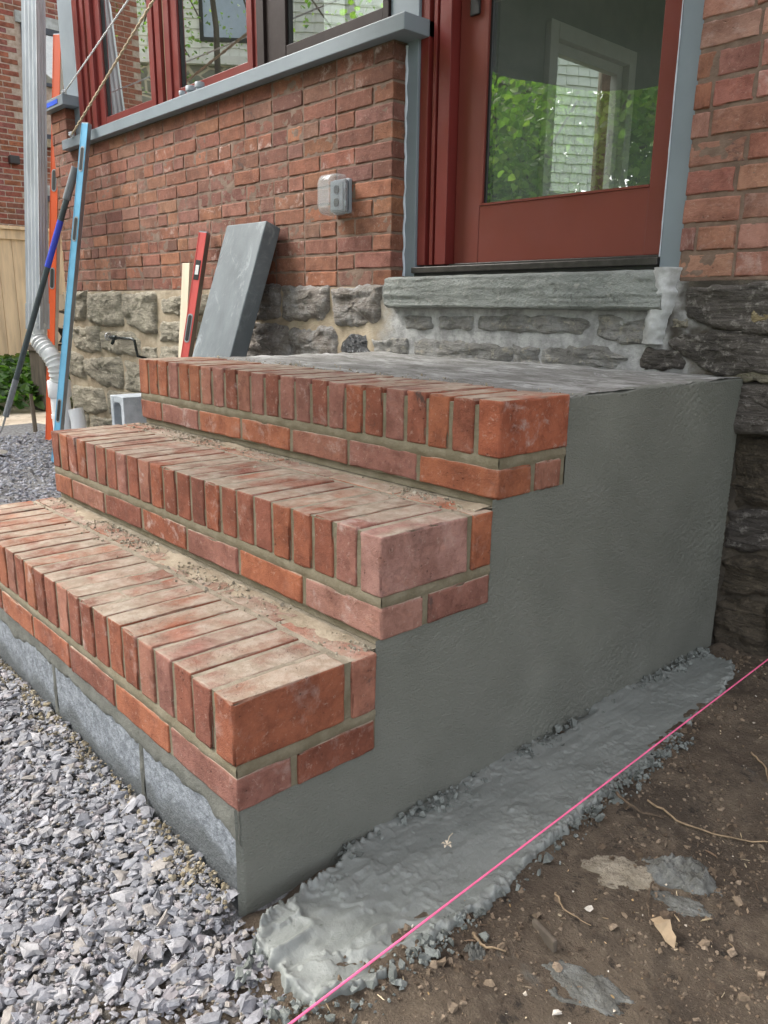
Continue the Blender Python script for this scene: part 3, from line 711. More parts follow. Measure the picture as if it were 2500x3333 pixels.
window(-2.150, -1.404, 1.819, ZT, MAT['dark_frame'], (.135, .03, .08), YF+.052, label='window sash with dark brown frame')
# stepped jambs and mullions between the sashes
def mull(segs, mat):
    for x0, x1, y in segs: MB().box(x0, x1, YF+y, YF+.11, 1.819, 2.9).build('window_jamb', mat, house, bevel=.0015)
mull([(-4.034, -3.972, .030), (-3.970, -3.935, .042), (-3.933, -3.900, .034), (-3.880, -3.845, .040), (-3.843, -3.802, .030)], MAT['red'])
mull([(-3.148, -3.105, .036), (-3.103, -3.070, .046), (-3.068, -3.020, .030), (-2.996, -2.947, .040)], MAT['red'])
mull([(-2.260, -2.228, .034), (-2.226, -2.205, .044)], MAT['red'])
mull([(-2.203, -2.152, .040)], MAT['dark_frame'])
for x in (-3.890, -3.008): MB().box(x-.0085, x+.0085, YF+.048, YF+.09, 1.819, 2.9).build('tan_strip', MAT['tan'], house)
MB().box(-4.40, -1.262, YF+.02, YF+.12, 2.9, 3.25).build('head_board', MAT['blue_grey'], house)
MB().box(-4.40, 1.6, YF+.01, YF+.16, 3.2505, 5.4).build('upper_wall', MAT['house_brick'], house, color=(.3, .11, .07))
MB().box(-1.2615, -.2105, YF+.02, YF+.155, 2.801, 3.25).build('door_head', MAT['blue_grey'], house)
MB().box(-.2095, 1.6, YF+.02, YF+.155, 2.801, 3.25).build('head_wall', MAT['house_brick'], house, color=(.3, .11, .07))
# door
door = MB().box(-1.122, -1.012, YF+.118, YF+.160, 1.040, 2.80).box(-.384, -.312, YF+.118, YF+.160, 1.040, 2.80).build('door', MAT['door_red'], house, bevel=.002)
MB().box(-1.0115, -.3845, YF+.1195, YF+.159, 1.040, 1.222).build('bottom_rail', MAT['door_red'], door, bevel=.0015)
MB().box(-1.0115, -.3845, YF+.1195, YF+.159, 2.68, 2.80).build('top_rail', MAT['door_red'], door)
MB().box(-1.0115, -1.000, YF+.116, YF+.15, 1.2225, 2.68).box(-.9995, -.3845, YF+.117, YF+.15, 1.2222, 1.229).build('glazing_bead', MAT['door_red'], door)
MB().box(-.9995, -.991, YF+.126, YF+.148, 1.2295, 2.68).build('gasket', MAT['black'], door)
MB().box(-.9905, -.385, YF+.130, YF+.138, 1.2292, 2.68).build('pane', MAT['door_glass'], door)
hd = MB().box(-1.075, -1.035, YF+.108, YF+.1175, 1.80, 2.02).build('handle_plate', MAT['black'], door, bevel=.003)
MB().tube([(-1.055, YF+.112, 1.86), (-1.055, YF+.07, 1.86), (-1.0, YF+.065, 1.86), (-.96, YF+.068, 1.855)], .009, 8).build('door_handle', MAT['steel'], door, True)
for (x0, x1, y0) in ((-1.2605, -1.222, .072), (-1.220, -1.210, .098), (-1.208, -1.192, .080), (-1.190, -1.178, .104), (-1.176, -1.1245, .076)):
    MB().box(x0, x1, YF+y0, YF+.16, 1.036, 2.80).build('door_jamb', MAT['red'], house, bevel=.0015)
MB().box(-.3105, -.2975, YF+.070, YF+.16, 1.036, 2.80).build('door_jamb', MAT['door_red'], house, bevel=.0015)
MB().box(-1.262, -.2972, YF+.045, YF+.165, 1.008, 1.028).build('threshold', MAT['bronze'], house, bevel=.002)
MB().box(-1.13, -.302, YF+.098, YF+.164, 1.0285, 1.0385).build('door_sweep', MAT['bronze'], house, bevel=.0015)
MB().box(-1.258, -.30, YF+.058, YF+.165, .994, 1.0075).build('threshold_shim', MAT['black'], house)
# stone door sill
MAT['sill_stone'] = m_stone('sill_stone', [(.20, .215, .20), (.28, .295, .275), (.16, .17, .155), (.34, .34, .31)], (5, 5, 15), .7, .85)
nx_, nz_ = 130, 34
u = np.linspace(-1.302, -.222, nx_); prof = [(1.60, .992), (1.52, .9935), (1.475, .9925), (1.462, .988)]+[(1.456-.004*math.sin(a*2.2), .984-.086*a) for a in np.linspace(0, 1, 22)]+[(1.462, .892), (1.478, .887), (1.52, .886)]
prof = np.array(prof); U, K = np.meshgrid(u, np.arange(len(prof)), indexing='ij'); yy = prof[K, 0]; zz = prof[K, 1]
p = np.stack([U*5, zz*38, yy*5], -1)
yy = yy+(.008*fbm(p, 401, 5, .6)-.006*np.abs(fbm(np.stack([U*2, zz*55, U*0], -1), 402)))*(zz < .99)-.008*sm(.90, .893, zz)*(fbm(np.stack([U*4, U*0, U*0], -1), 403) > -.1)
zz = zz+.0025*fbm(np.stack([U*14, yy*14, U*0], -1), 404)
cap0 = len(u)*len(prof)
Vs = np.stack([U, yy, zz], -1).reshape(-1, 3); Fs = [tuple(q) for q in gridf(nx_, len(prof))]
Fs += [tuple(range(len(prof))), tuple((nx_-1)*len(prof)+i for i in reversed(range(len(prof))))]
o = obj('door_sill', Vs, Fs, MAT['sill_stone'], house, True); o.data.set_sharp_from_angle(angle=R(50))
# foundation
MAT['st_b'] = m_stone('stone_olive', [(.25, .222, .168), (.35, .315, .24), (.155, .138, .105), (.44, .40, .31)])
MAT['st_r'] = m_stone('stone_brown', [(.155, .132, .110), (.24, .21, .18), (.10, .085, .075), (.36, .33, .30)], white=.4)
MAT['st_g'] = m_stone('stone_grey', [(.19, .185, .17), (.27, .26, .24), (.12, .115, .105), (.36, .33, .26)], white=.35)
MAT['st_k'] = m_stone('stone_black_wet', [(.03, .032, .035), (.06, .065, .07), (.02, .02, .022), (.35, .36, .37)], rough=.25)
MAT['st_d'] = m_stone('stone_dark_schist', [(.095, .083, .072), (.165, .144, .124), (.055, .047, .04), (.38, .35, .31)], (4, 4, 55), 1.0)
MAT['st_e'] = m_stone('stone_earthy', [(.075, .059, .040), (.13, .103, .07), (.042, .033, .023), (.20, .16, .11)], (5, 5, 40), 1.0)
MAT['st_t'] = m_stone('stone_tan', [(.20, .18, .13), (.28, .25, .19), (.13, .115, .085), (.34, .31, .24)])
MAT['st_y'] = m_stone('stone_ochre', [(.24, .185, .085), (.33, .27, .15), (.15, .11, .055), (.40, .34, .22)])
fx, fz = 300, 70
X, Zf = np.meshgrid(np.linspace(-4.43, 1.6, fx), np.linspace(-.12, .962, fz), indexing='ij')
yy = YF-.004+.008*fbm(np.stack([X*5, Zf*5], -1), 501)+.004*fbm(np.stack([X*30, Zf*30], -1), 502)+.05*sm(-.03, .0, X)*sm(.74, .71, Zf)
cap = [(fx, fz)]
t = NT('foundation_mortar'); v = t.n('TexCoord').outputs['Object']; sx = t.n('SeparateXYZ', {0: v})
a = t.mix(t.ramp(t.noise(v, 9, 6, .65), .35, .66), (.27, .215, .145), (.42, .35, .255))
b_ = t.mix(t.ramp(t.noise(v, 14, 6, .7), .35, .66), (.24, .24, .235), (.46, .46, .45))
d_ = t.mix(t.ramp(t.noise(v, 9, 6, .65), .40, .70), (.045, .037, .028), (.12, .10, .075))
wob = t.math('MULTIPLY', t.math('SUBTRACT', t.noise(v, 6, 4, .6), .5), .5)
xw = t.math('ADD', sx.outputs[0], wob)
c = t.mix(t.ramp(xw, -1.45, -1.25), a, b_); c = t.mix(t.ramp(xw, -.24, -.14), c, d_)
MAT['found'] = t.pbr(c, .92, t.bump(t.math('ADD', t.noise(v, 40, 5, .7), t.noise(v, 150, 4, .7)), .8, .006))
fnd = obj('foundation', np.stack([X, yy, Zf], -1).reshape(-1, 3), gridf(fx, fz), MAT['found'], house, True)
MB().box(-4.425, 1.59, YF+.08, YF+.3, -.12, .955).build('foundation_core', MAT['found'], house)
MB().box(-4.43, -4.29, YF+.301, 3.3, -.12, .949).build('foundation_core', MAT['pale_mortar'], house)
def fstone(kind, poly, seed, bulge=None):
    poly = np.array(poly, float); n_ = 64; pc = poly.mean(0); poly = pc+(poly-pc)*1.10
    # resample outline
    q = np.vstack([poly, poly[:1]]); L = np.r_[0, np.cumsum(np.linalg.norm(np.diff(q, axis=0), axis=1))]
    s_ = np.linspace(0, L[-1], n_, endpoint=False); o_ = np.stack([np.interp(s_, L, q[:, 0]), np.interp(s_, L, q[:, 1])], 1)
    for _ in range(1): o_ = .5*o_+.25*np.roll(o_, 1, 0)+.25*np.roll(o_, -1, 0)
    o_ += .007*np.stack([vn(o_*40, seed), vn(o_*40, seed+1)], 1)
    ctr = o_.mean(0); size = min(np.ptp(o_[:, 0]), np.ptp(o_[:, 1]))
    bl = bulge if bulge is not None else min(.05, .012+.16*size)
    bl *= .68
    yo = .045 if (o_[:, 1].max() < .72 and o_[:, 0].max() > 0) else 0.0
    if kind == 'g': bl *= .8
    if kind in 'de': bl *= .9
    rings = [1.0, .985, .955, .91, .85, .78, .70, .61, .51, .40, .28, .15]
    V = []
    for r_ in rings:
        p_ = ctr+(o_-ctr)*r_
        y_ = YF+.012-(bl+.012)*(1-max(0, (r_-.1)/.9)**7)**.6
        st = fbm(np.stack([p_[:, 0]*9, p_[:, 1]*(34 if kind in 'rdg' else 20), p_[:, 0]*0+seed], -1), seed+9, 4, .6)
        st2 = fbm(np.stack([p_[:, 0]*38, p_[:, 1]*38, p_[:, 0]*0+seed], -1), seed+19, 3)
        amp = (.021 if kind != 'g' else .011)*(1 if r_ < .97 else .2)
        # ledges of split stone
        led = np.round(st*3)/3*.45+st*.55
        V.append(np.stack([p_[:, 0], yo+y_-amp*led-.009*st2*(r_ < .97), p_[:, 1]], 1))
    V = np.concatenate(V+[np.array([[ctr[0], YF-bl+yo, ctr[1]]])]); F = []
    for i in range(len(rings)-1):
        for k in range(n_): F.append((i*n_+k, i*n_+(k+1) % n_, (i+1)*n_+(k+1) % n_, (i+1)*n_+k))
    b = (len(rings)-1)*n_
    for k in range(n_): F.append((b+k, b+(k+1) % n_, len(V)-1))
    A = 0.5*np.sum(o_[:, 0]*np.roll(o_[:, 1], -1)-np.roll(o_[:, 0], -1)*o_[:, 1])
    if A < 0: F = [tuple(reversed(f)) for f in F]
    o = obj('stone', V, F, MAT['st_'+kind], fnd, True); o.data.set_sharp_from_angle(angle=R(55)); return o
STONES=[
('b',[(-4.241,0.957),(-4.056,0.96),(-4.101,0.797),(-4.279,0.785)]),
('b',[(-4.025,0.947),(-3.586,0.953),(-3.567,0.773),(-3.822,0.763),(-4.034,0.789)]),
('b',[(-3.53,0.941),(-3.152,0.95),(-3.162,0.744),(-3.319,0.743),(-3.526,0.791)]),
('b',[(-3.089,0.92),(-2.623,0.941),(-2.61,0.851),(-2.845,0.837),(-3.082,0.845)]),
('b',[(-3.096,0.799),(-2.855,0.811),(-2.642,0.808),(-2.678,0.722),(-2.874,0.708),(-3.117,0.699)]),
('b',[(-4.313,0.742),(-3.898,0.757),(-3.914,0.616),(-4.12,0.593),(-4.325,0.635)]),
('b',[(-3.872,0.723),(-3.448,0.744),(-3.363,0.69),(-3.374,0.616),(-3.645,0.603),(-3.879,0.627)]),
('b',[(-3.332,0.659),(-3.172,0.666),(-3.184,0.57),(-3.346,0.561)]),
('b',[(-3.137,0.675),(-2.892,0.685),(-2.681,0.694),(-2.689,0.607),(-3.15,0.572)]),
('b',[(-4.37,0.596),(-4.195,0.567),(-4.165,0.429),(-4.393,0.442)]),
('b',[(-4.164,0.55),(-3.647,0.59),(-3.605,0.546),(-3.647,0.41),(-3.91,0.402),(-4.124,0.46)]),
('b',[(-3.569,0.581),(-3.383,0.559),(-3.239,0.551),(-3.294,0.409),(-3.577,0.411)]),
('b',[(-4.385,0.365),(-3.914,0.384),(-3.882,0.259),(-4.058,0.214),(-4.367,0.221),(-4.417,0.275)]),
('b',[(-4.418,0.216),(-4.177,0.201),(-4.186,0.094),(-4.452,0.063)]),
('b',[(-4.153,0.199),(-3.881,0.205),(-3.667,0.228),(-3.679,0.155),(-4.15,0.099)]),
('b',[(-3.828,0.382),(-3.295,0.401),(-3.311,0.291),(-3.832,0.237)]),
('r',[(-2.135,0.976),(-2.016,0.975),(-2.027,0.844),(-2.116,0.835),(-2.291,0.832),(-2.282,0.971)]),
('r',[(-1.985,0.964),(-1.673,0.964),(-1.68,0.862),(-1.724,0.835),(-1.978,0.834)]),
('r',[(-1.637,0.954),(-1.368,0.964),(-1.371,0.836),(-1.476,0.818),(-1.633,0.818)]),
('r',[(-2.348,0.809),(-2.223,0.819),(-1.961,0.803),(-1.947,0.672),(-2.359,0.65)]),
('r',[(-1.937,0.797),(-1.659,0.811),(-1.628,0.779),(-1.634,0.688),(-1.928,0.673)]),
('k',[(-1.596,0.755),(-1.535,0.789),(-1.437,0.788),(-1.426,0.724),(-1.597,0.713)]),
('g',[(-1.417,0.771),(-1.226,0.78),(-1.221,0.722),(-1.407,0.715)]),
('g',[(-1.237,0.859),(-1.103,0.863),(-1.102,0.816),(-1.232,0.812)]),
('g',[(-1.067,0.858),(-0.911,0.863),(-0.909,0.821),(-1.065,0.817)]),
('g',[(-0.875,0.864),(-0.686,0.868),(-0.472,0.865),(-0.468,0.816),(-0.683,0.819),(-0.873,0.822)]),
('g',[(-0.437,0.869),(-0.264,0.866),(-0.282,0.799),(-0.373,0.801),(-0.433,0.817)]),
('g',[(-1.188,0.779),(-0.959,0.779),(-0.745,0.771),(-0.742,0.724),(-1.181,0.712)]),
('g',[(-0.623,0.767),(-0.427,0.788),(-0.317,0.758),(-0.353,0.727),(-0.611,0.711)]),
('g',[(-0.746,0.775),(-0.636,0.773),(-0.632,0.716),(-0.733,0.71)]),
('d',[(-0.275,0.788),(-0.165,0.782),(-0.161,0.739),(-0.301,0.73)]),
('d',[(-0.183,0.941),(0.027,0.954),(0.111,0.948),(0.116,0.839),(0.004,0.831),(-0.134,0.858),(-0.171,0.883)]),
('t',[(-0.204,0.87),(-0.164,0.87),(-0.161,0.844),(-0.207,0.843)]),
('t',[(-0.117,0.858),(0.0,0.861),(0.003,0.836),(-0.115,0.844)]),
('d',[(-0.211,0.818),(-0.077,0.841),(0.103,0.829),(0.114,0.751),(-0.074,0.729),(-0.164,0.766),(-0.209,0.802)]),
('y',[(0.003,0.895),(0.033,0.905),(0.06,0.901),(0.065,0.862),(0.005,0.861)]),
('t',[(-0.069,0.734),(-0.012,0.748),(0.137,0.753),(0.141,0.726),(-0.024,0.716)]),
('d',[(-0.044,0.705),(0.187,0.725),(0.204,0.606),(-0.03,0.588)]),
('e',[(-0.033,0.569),(0.075,0.58),(0.097,0.408),(-0.028,0.389)]),
('e',[(0.082,0.581),(0.25,0.602),(0.268,0.471),(0.104,0.409)]),
('d',[(-0.032,0.371),(0.098,0.4),(0.228,0.433),(0.244,0.322),(-0.031,0.268)]),
('e',[(-0.034,0.244),(0.115,0.269),(0.246,0.307),(0.259,0.209),(-0.027,0.138)]),
('e',[(-0.026,0.124),(0.106,0.15),(0.125,-0.004),(-0.005,-0.05)]),
('e',[(0.116,0.153),(0.306,0.212),(0.326,0.068),(0.136,-0.0)]),
]
for i, (k_, poly) in enumerate(STONES): fstone(k_, poly, 600+i*7)
# coursed rubble where the steps and slab stand in front, and past the frame on the right
rd = random.Random(4)
for (xa, xb, za, zb, kd) in ((-3.1, -1.42, -.05, .56, 'b'), (.13, 1.58, -.08, .95, 'd')):
    z = za
    while z < zb-.05:
        h = rd.uniform(.11, .19); h = min(h, zb-z); x = xa
        while x < xb-.06:
            w_ = min(rd.uniform(.18, .38), xb-x)
            if kd == 'd' and any(min(p[0] for p in q) < x+w_ and max(p[0] for p in q) > x+.02 and min(p[1] for p in q) < z+h-.02 and max(p[1] for p in q) > z+.02 for kk, q in STONES if kk in 'dety'):
                x += .04; continue
            fstone(rd.choice('de') if kd == 'd' else 'b', [(x+.012, z+.012), (x+w_-.012, z+.01+rd.uniform(0, .02)), (x+w_-.01, z+h-.01), (x+w_*.5, z+h-.004), (x+.01, z+h-.012)], rd.randint(1000, 9000)); x += w_
        z += h
# white mortar fillet at the right end of the sill
u = np.linspace(0, 1, 40); w = np.linspace(0, 1, 14); U, Wd = np.meshgrid(u, w, indexing='ij')
xx = -.262+.062*Wd-.03*sm(.6, 0, U)*1.0+.008*fbm(np.stack([U*9, Wd*0], -1), 410)+.01*(Wd-.5)*fbm(np.stack([U*16, Wd*2], -1), 411)
zz = .800+.197*U; yy = YF-.030-.020*np.sin(Wd*np.pi)+.004*fbm(np.stack([U*20, Wd*6], -1), 412)+.03*sm(.85, 1, Wd)+.018*sm(.5, 0, U)
obj('mortar_patch', np.stack([xx, yy, zz], -1).reshape(-1, 3), gridf(40, 14)[:, ::-1], MAT['white_mortar'], house, True)
# flat grey pointing under the door sill
# interior and roof
m = MB(); m.box(-2.5, 1.5, 1.68, 7.0, .90, 1.0).box(-4.3, -2.501, 1.68, 3.3, .90, 1.0); m.build('room_floor', MAT['room_floor'], house)
MB().box(-2.5, 1.5, 1.68, 7.0, 3.0, 3.1).box(-4.3, -2.501, 1.68, 3.3, 3.0, 3.1).build('ceiling', MAT['room'], house)
m = MB()
m.box(1.4, 1.5, 1.68, 2.1, 1.0, 3.0).box(1.4, 1.5, 6.0, 7.0, 1.0, 3.0).box(1.4, 1.5, 2.1001, 5.9999, 1.0, 1.4).box(-2.5, .1, 6.9, 7.0, 1.0, 3.0).box(.1001, 1.399, 6.9, 7.0, 1.0, 1.3)  # openings in right and back walls are unseen, added to brighten the room
# partition x=-2.45 with a window opening
m.box(-2.5, -2.4, 3.3, 3.75, 1.0, 3.0).box(-2.5, -2.4, 4.62, 6.899, 1.0, 3.0).box(-2.5, -2.4, 3.7501, 4.6199, 1.0, 1.55).box(-2.5, -2.4, 3.7501, 4.6199, 2.5, 3.0)
# wing back wall with an opening
m.box(-4.29, -4.0, 3.2, 3.299, 1.0, 3.0).box(-3.1, -2.501, 3.2, 3.299, 1.0, 3.0).box(-3.999, -3.101, 3.2, 3.299, 1.0, 1.3)
m.box(-4.3, -4.2, 1.68, 3.199, 1.0, 3.0)
m.build('room_wall', MAT['room'], house)
wi = MB().box(-2.42, -2.36, 3.72, 3.80, 1.52, 2.55).box(-2.42, -2.36, 4.58, 4.66, 1.52, 2.55).box(-2.42, -2.36, 3.8001, 4.5799, 2.46, 2.55).box(-2.42, -2.36, 3.8001, 4.5799, 1.52, 1.60).build('window', MAT['white_paint'], house, bevel=.004)
MB().box(-2.46, -2.41, 3.801, 3.86, 1.601, 2.459).box(-2.46, -2.41, 4.52, 4.579, 1.601, 2.459).box(-2.46, -2.41, 3.8601, 4.5199, 2.40, 2.459).build('sash', MAT['white_paint'], wi)
MB().box(-2.44, -2.435, 3.86, 4.52, 1.55, 2.42).build('pane', MAT['inner_glass'], wi)
MB().box(-3.65, -3.6, 3.2, 3.25, 1.3, 3.0).build('window_bar', MAT['white_paint'], house)
rmat = m_plain('roof_slate', (.09, .095, .10), .7)
MB().add([(-2.75, 1.2, 5.35), (1.9, 1.2, 5.35), (1.9, 7.4, 5.35), (-2.75, 7.4, 5.35), (-2.75, 4.3, 7.2), (1.9, 4.3, 7.2)], [(0, 1, 5, 4), (3, 4, 5, 2), (0, 4, 3), (1, 2, 5), (0, 3, 2, 1)]).build('roof', rmat, house)
MB().box(-4.7, -2.751, 1.2, 3.55, 5.41, 5.55).build('roof', rmat, house)
MB().box(1.501, 1.6, 1.67, 2.1, -.1, 5.34).box(1.501, 1.6, 6.0, 7.0, -.1, 5.34).box(1.501, 1.6, 2.1001, 5.9999, -.1, 1.39).box(1.501, 1.6, 2.1001, 5.9999, 3.01, 5.34).build('outer_wall', MAT['house_mortar'], house)
MB().box(-2.5, .1, 7.001, 7.1, -.1, 5.34).box(.1001, 1.5, 7.001, 7.1, -.1, 1.3).box(.1001, 1.5, 7.001, 7.1, 3.0, 5.34).build('outer_wall', MAT['house_mortar'], house)
MB().box(-2.6, -2.501, 3.301, 7.1, 3.0, 5.34).box(-2.6, -2.501, 3.301, 3.74, .0, 2.999).box(-2.6, -2.501, 4.63, 7.1, .0, 2.999).box(-2.6, -2.501, 3.7401, 4.6299, .0, 1.54).box(-2.6, -2.501, 3.7401, 4.6299, 2.51, 2.999).build('outer_wall', MAT['house_mortar'], house)
MB().box(-4.42, -2.601, 3.3, 3.4, 3.0, 5.4).build('outer_wall', MAT['house_mortar'], house)

# ================================================================ things standing by the wall
def stadium(A, d, n, wdir, L, w, off, seg=8):
    """flat slot outline: centre A, long axis d, face normal n"""
    A, d, n = Vector(A), Vector(d).normalized(), Vector(n).normalized(); wd = n.cross(d).normalized(); p = []
    for s_ in (1, -1):
        for k in range(seg+1):
            a = math.pi*k/seg; p.append(A+n*off+d*(s_*(L/2-w/2)+s_*math.sin(a)*w/2)+wd*(s_*math.cos(a)*w/2))
    return p
def plate(mb, pts, n, th):
    n = Vector(n).normalized(); k = len(pts); v = pts+[q+n*th for q in pts]
    return mb.add(v, [tuple(range(k-1, -1, -1)), tuple(range(k, 2*k))]+[(i, (i+1) % k, k+(i+1) % k, k+i) for i in range(k)])
def frame_of(A, B, ang):
    A, B = Vector(A), Vector(B); d = (B-A).normalized(); f0 = Vector((0, -1, 0)); f0 = (f0-d*f0.dot(d)).normalized(); s0 = d.cross(f0)
    n = f0*math.cos(ang)+s0*math.sin(ang); return A, B, d, n, n.cross(d)
def level(name, A, B, ang, fwid, dep, mface, mside, label, slots, vials, mh=None):
    """box-section spirit level from foot A to head B; n = normal of its broad painted face"""
    A, B, d, n, s_ = frame_of(A, B, ang); L = (B-A).length
    th = thing(name, A, label, 'spirit level')
    body = MB().bar(A, B, fwid, dep-.002, s_).build('body', MAT[mside], th, bevel=.0015)
    for sg in (1, -1):
        C = n*sg*(dep/2-.0005)
        mb = MB().bar(A+C, B+C, fwid-.001, .002, s_)
        fc = mb.build('face', MAT[mface], th, bevel=.0008)
    rib = n*(dep/2+.0012)
    for o_ in (-.5, .5): MB().bar(A+rib+s_*o_*fwid*.86, B+rib+s_*o_*fwid*.86, fwid*.07, .0018, s_).build('rib', MAT[mface], th)
    for f_ in slots:
        P = A+d*L*f_
        plate(MB(), stadium(P, d, n, None, .135, fwid*.62, dep/2+.0005), n, .002).build('slot_rim', MAT['grey_al'], th)
        plate(MB(), stadium(P, d, n, None, .120, fwid*.42, dep/2+.0026), n, .0008).build('hand_slot', MAT['black'], th)
    for f_, onside in vials:
        P = A+d*L*f_; nn, ss, dd, ww = (s_, n, fwid, dep) if onside else (n, s_, dep, fwid)
        v = MB().bar(P-d*.045+nn*(dd/2+.001), P+d*.045+nn*(dd/2+.001), ww*.62, .003, ss).build('vial_housing', MAT['black'], th, bevel=.001)
        MB().bar(P-d*.022+nn*(dd/2+.003), P+d*.022+nn*(dd/2+.003), ww*.42, .002, ss).build('vial', MAT['grey_al'] if onside else MAT['white_paint'], v, bevel=.0008)
    for P, q in ((A, -d), (B, d)): MB().bar(P, P+q*.006, fwid*.98, dep*.98, s_).build('end_cap', MAT['black'] if q == -d else MAT['grey_al'], th)
    return th
level('blue_spirit_level', (-3.70, 1.092, .006), (-3.70, 1.425, 1.835), R(32), .042, .032, 'blue_al', 'grey_al', 'long pale blue spirit level leaning against the grey window sill', (.16, .70, .9), ((.50, True), (.935, True)))
level('red_spirit_level', (-2.555, 1.195, .02), (-2.55, 1.458, 1.21), R(30), .042, .036, 'red_al', 'taupe_al', 'short red spirit level leaning on the brick wall by the stone slab', (.64,), ((.86, False),))
level('orange_straightedge', (-4.495, 1.351, .006), (-4.495, 1.63, 2.48), R(28), .062, .030, 'orange', 'pale_edge', 'tall orange straightedge leaning behind the galvanised downspout', (.42, .66), ())
# lath behind the red level
A, B, d, n, s_ = frame_of((-2.76, 1.36, .02), (-2.745, 1.470, 1.085), R(5))
tag(MB().bar(A, B, .062, .02, s_).build('wooden_lath', MAT['lath'], bevel=.002), 'pale pine lath standing behind the red spirit level', 'wood strip')
# bluestone slab
t = NT('bluestone_slab'); v = t.n('TexCoord').outputs['Object']; vs = t.n('VectorMath', {0: v, 1: (1.6, 1, .8)}, operation='MULTIPLY').outputs[0]
c = t.mix(t.ramp(t.noise(vs, 4, 6, .62), .32, .7), (.078, .093, .103), (.125, .146, .158))
c = t.mix(t.math('MULTIPLY', t.ramp(t.noise(vs, 6, 6, .75, .8), .52, .75), .7), c, (.30, .335, .35))
MAT['slab'] = t.pbr(c, .7, t.bump(t.noise(v, 140, 4, .7), .3, .003))
A, B, d, n, s_ = frame_of((-2.132, 1.022, .024), (-2.132, 1.451, 1.213), 0)
sv, sf = rbox((.305, .075, (B-A).length), 77, n=(8, 3, 24), b=.004, amp=.0012, chip=.005)
sl_ = put('stone_slab', mesh('stone_slab', sv, sf, MAT['slab'], True)); mt = Matrix((s_, -n, d)).transposed().to_4x4(); mt.translation = (A+B)/2+n*.0; sl_.matrix_world = mt
tag(sl_, 'thick blue grey stone slab leaning on the wall beside the red level', 'stone slab')
# concrete block on end
cb = thing('concrete_block', (-2.83, 1.25, .02), 'hollow grey concrete block standing on end behind the steps', 'concrete block')
x0, x1, y0, y1, z0, z1 = -2.975, -2.825, 1.13, 1.33, .02, .452; wl = .032
m = MB(); zm = (z0+z1)/2
m.box(x0, x0+wl, y0, y1, z0, z1).box(x1-wl, x1, y0, y1, z0, z1)
for a, b in ((z0, z0+wl), (zm-.016, zm+.016), (z1-wl, z1)): m.box(x0+wl+.0001, x1-wl-.0001, y0+.001, y1-.001, a, b)
for za, zb in ((z0+wl, zm-.016), (zm+.016, z1-wl)):      # rounded fillets in the cores
    for sx_ in (x0+wl, x1-wl):
        for sz_ in (za, zb):
            dx = .022 if sx_ < (x0+x1)/2 else -.022; dz = .022 if sz_ == za else -.022
            q = [(sx_, sz_), (sx_+dx, sz_), (sx_+dx*.35, sz_+dz*.35), (sx_, sz_+dz)]
            m.add([(a, y0+.0015, b) for a, b in q]+[(a, y1-.0015, b) for a, b in q], [(0, 1, 2, 3), (7, 6, 5, 4), (0, 4, 5, 1), (1, 5, 6, 2), (2, 6, 7, 3), (3, 7, 4, 0)])
m.build('block_shell', MAT['block'], cb, bevel=.003)
# garden tap
tp = thing('garden_tap', (-3.3, 1.44, .70), 'black iron garden tap on a rusty pipe against the stone foundation', 'tap')
MB().tube([(-3.265, 1.50, .58), (-3.262, 1.425, .60), (-3.26, 1.415, .66), (-3.262, 1.41, .70), (-3.29, 1.405, .712), (-3.40, 1.395, .712), (-3.50, 1.385, .712)], .0095, 8).build('pipe', MAT['iron'], tp, True)
MB().tube([(-3.49, 1.386, .712), (-3.51, 1.384, .712), (-3.54, 1.38, .712), (-3.56, 1.378, .714)], [.015, .019, .016, .012], 10).build('valve_body', MAT['iron'], tp, True)
MB().tube([(-3.52, 1.382, .705), (-3.522, 1.378, .685), (-3.53, 1.370, .668)], [.011, .012, .010], 8).build('spout', MAT['iron'], tp, True)
MB().tube([(-3.56, 1.378, .714), (-3.585, 1.376, .716)], .006, 6).build('stem', MAT['steel'], tp, True)
hw = MB()
for k in range(10): a = 2*math.pi*k/10; a2 = 2*math.pi*(k+1)/10; hw.tube([(-3.587, 1.376+.024*math.cos(a), .716+.024*math.sin(a)), (-3.587, 1.376+.024*math.cos(a2), .716+.024*math.sin(a2))], .005, 6)
for k in range(3): a = math.pi*k/3; hw.tube([(-3.587, 1.376-.022*math.cos(a), .716-.022*math.sin(a)), (-3.587, 1.376+.022*math.cos(a), .716+.022*math.sin(a))], .004, 6)
hw.build('hand_wheel', MAT['steel'], tp, True); tp.scale = (.82, .82, .82)
# outlet with clear bubble cover
ob = thing('outlet_box', (-1.60, 1.5, 1.235), 'grey electrical outlet box with clear bubble cover on the brick wall', 'outlet')
def rounded(mb, x0, x1, z0, z1, y0, y1, r, seg=5):
    pr = []
    for cx, cz, a0 in ((x1-r, z0+r, -90), (x1-r, z1-r, 0), (x0+r, z1-r, 90), (x0+r, z0+r, 180)):
        for k in range(seg+1): a = R(a0+90*k/seg); pr.append((cx+r*math.cos(a), cz+r*math.sin(a)))
    n_ = len(pr); v = [(a, y0, b) for a, b in pr]+[(a, y1, b) for a, b in pr]
    return mb.add(v, [tuple(range(n_)), tuple(range(2*n_-1, n_-1, -1))]+[(i, n_+i, n_+(i+1) % n_, (i+1) % n_) for i in range(n_)])
rounded(MB(), -1.655, -1.540, 1.243, 1.385, 1.483, 1.4995, .008).build('back_plate', MAT['conduit'], ob, bevel=.0015)
rounded(MB(), -1.650, -1.546, 1.250, 1.378, 1.462, 1.4795, .008).build('gasket_box', MAT['conduit'], ob, bevel=.0015)
MB().box(-1.648, -1.548, 1.478, 1.4835, 1.252, 1.376).build('seam', MAT['black'], ob)
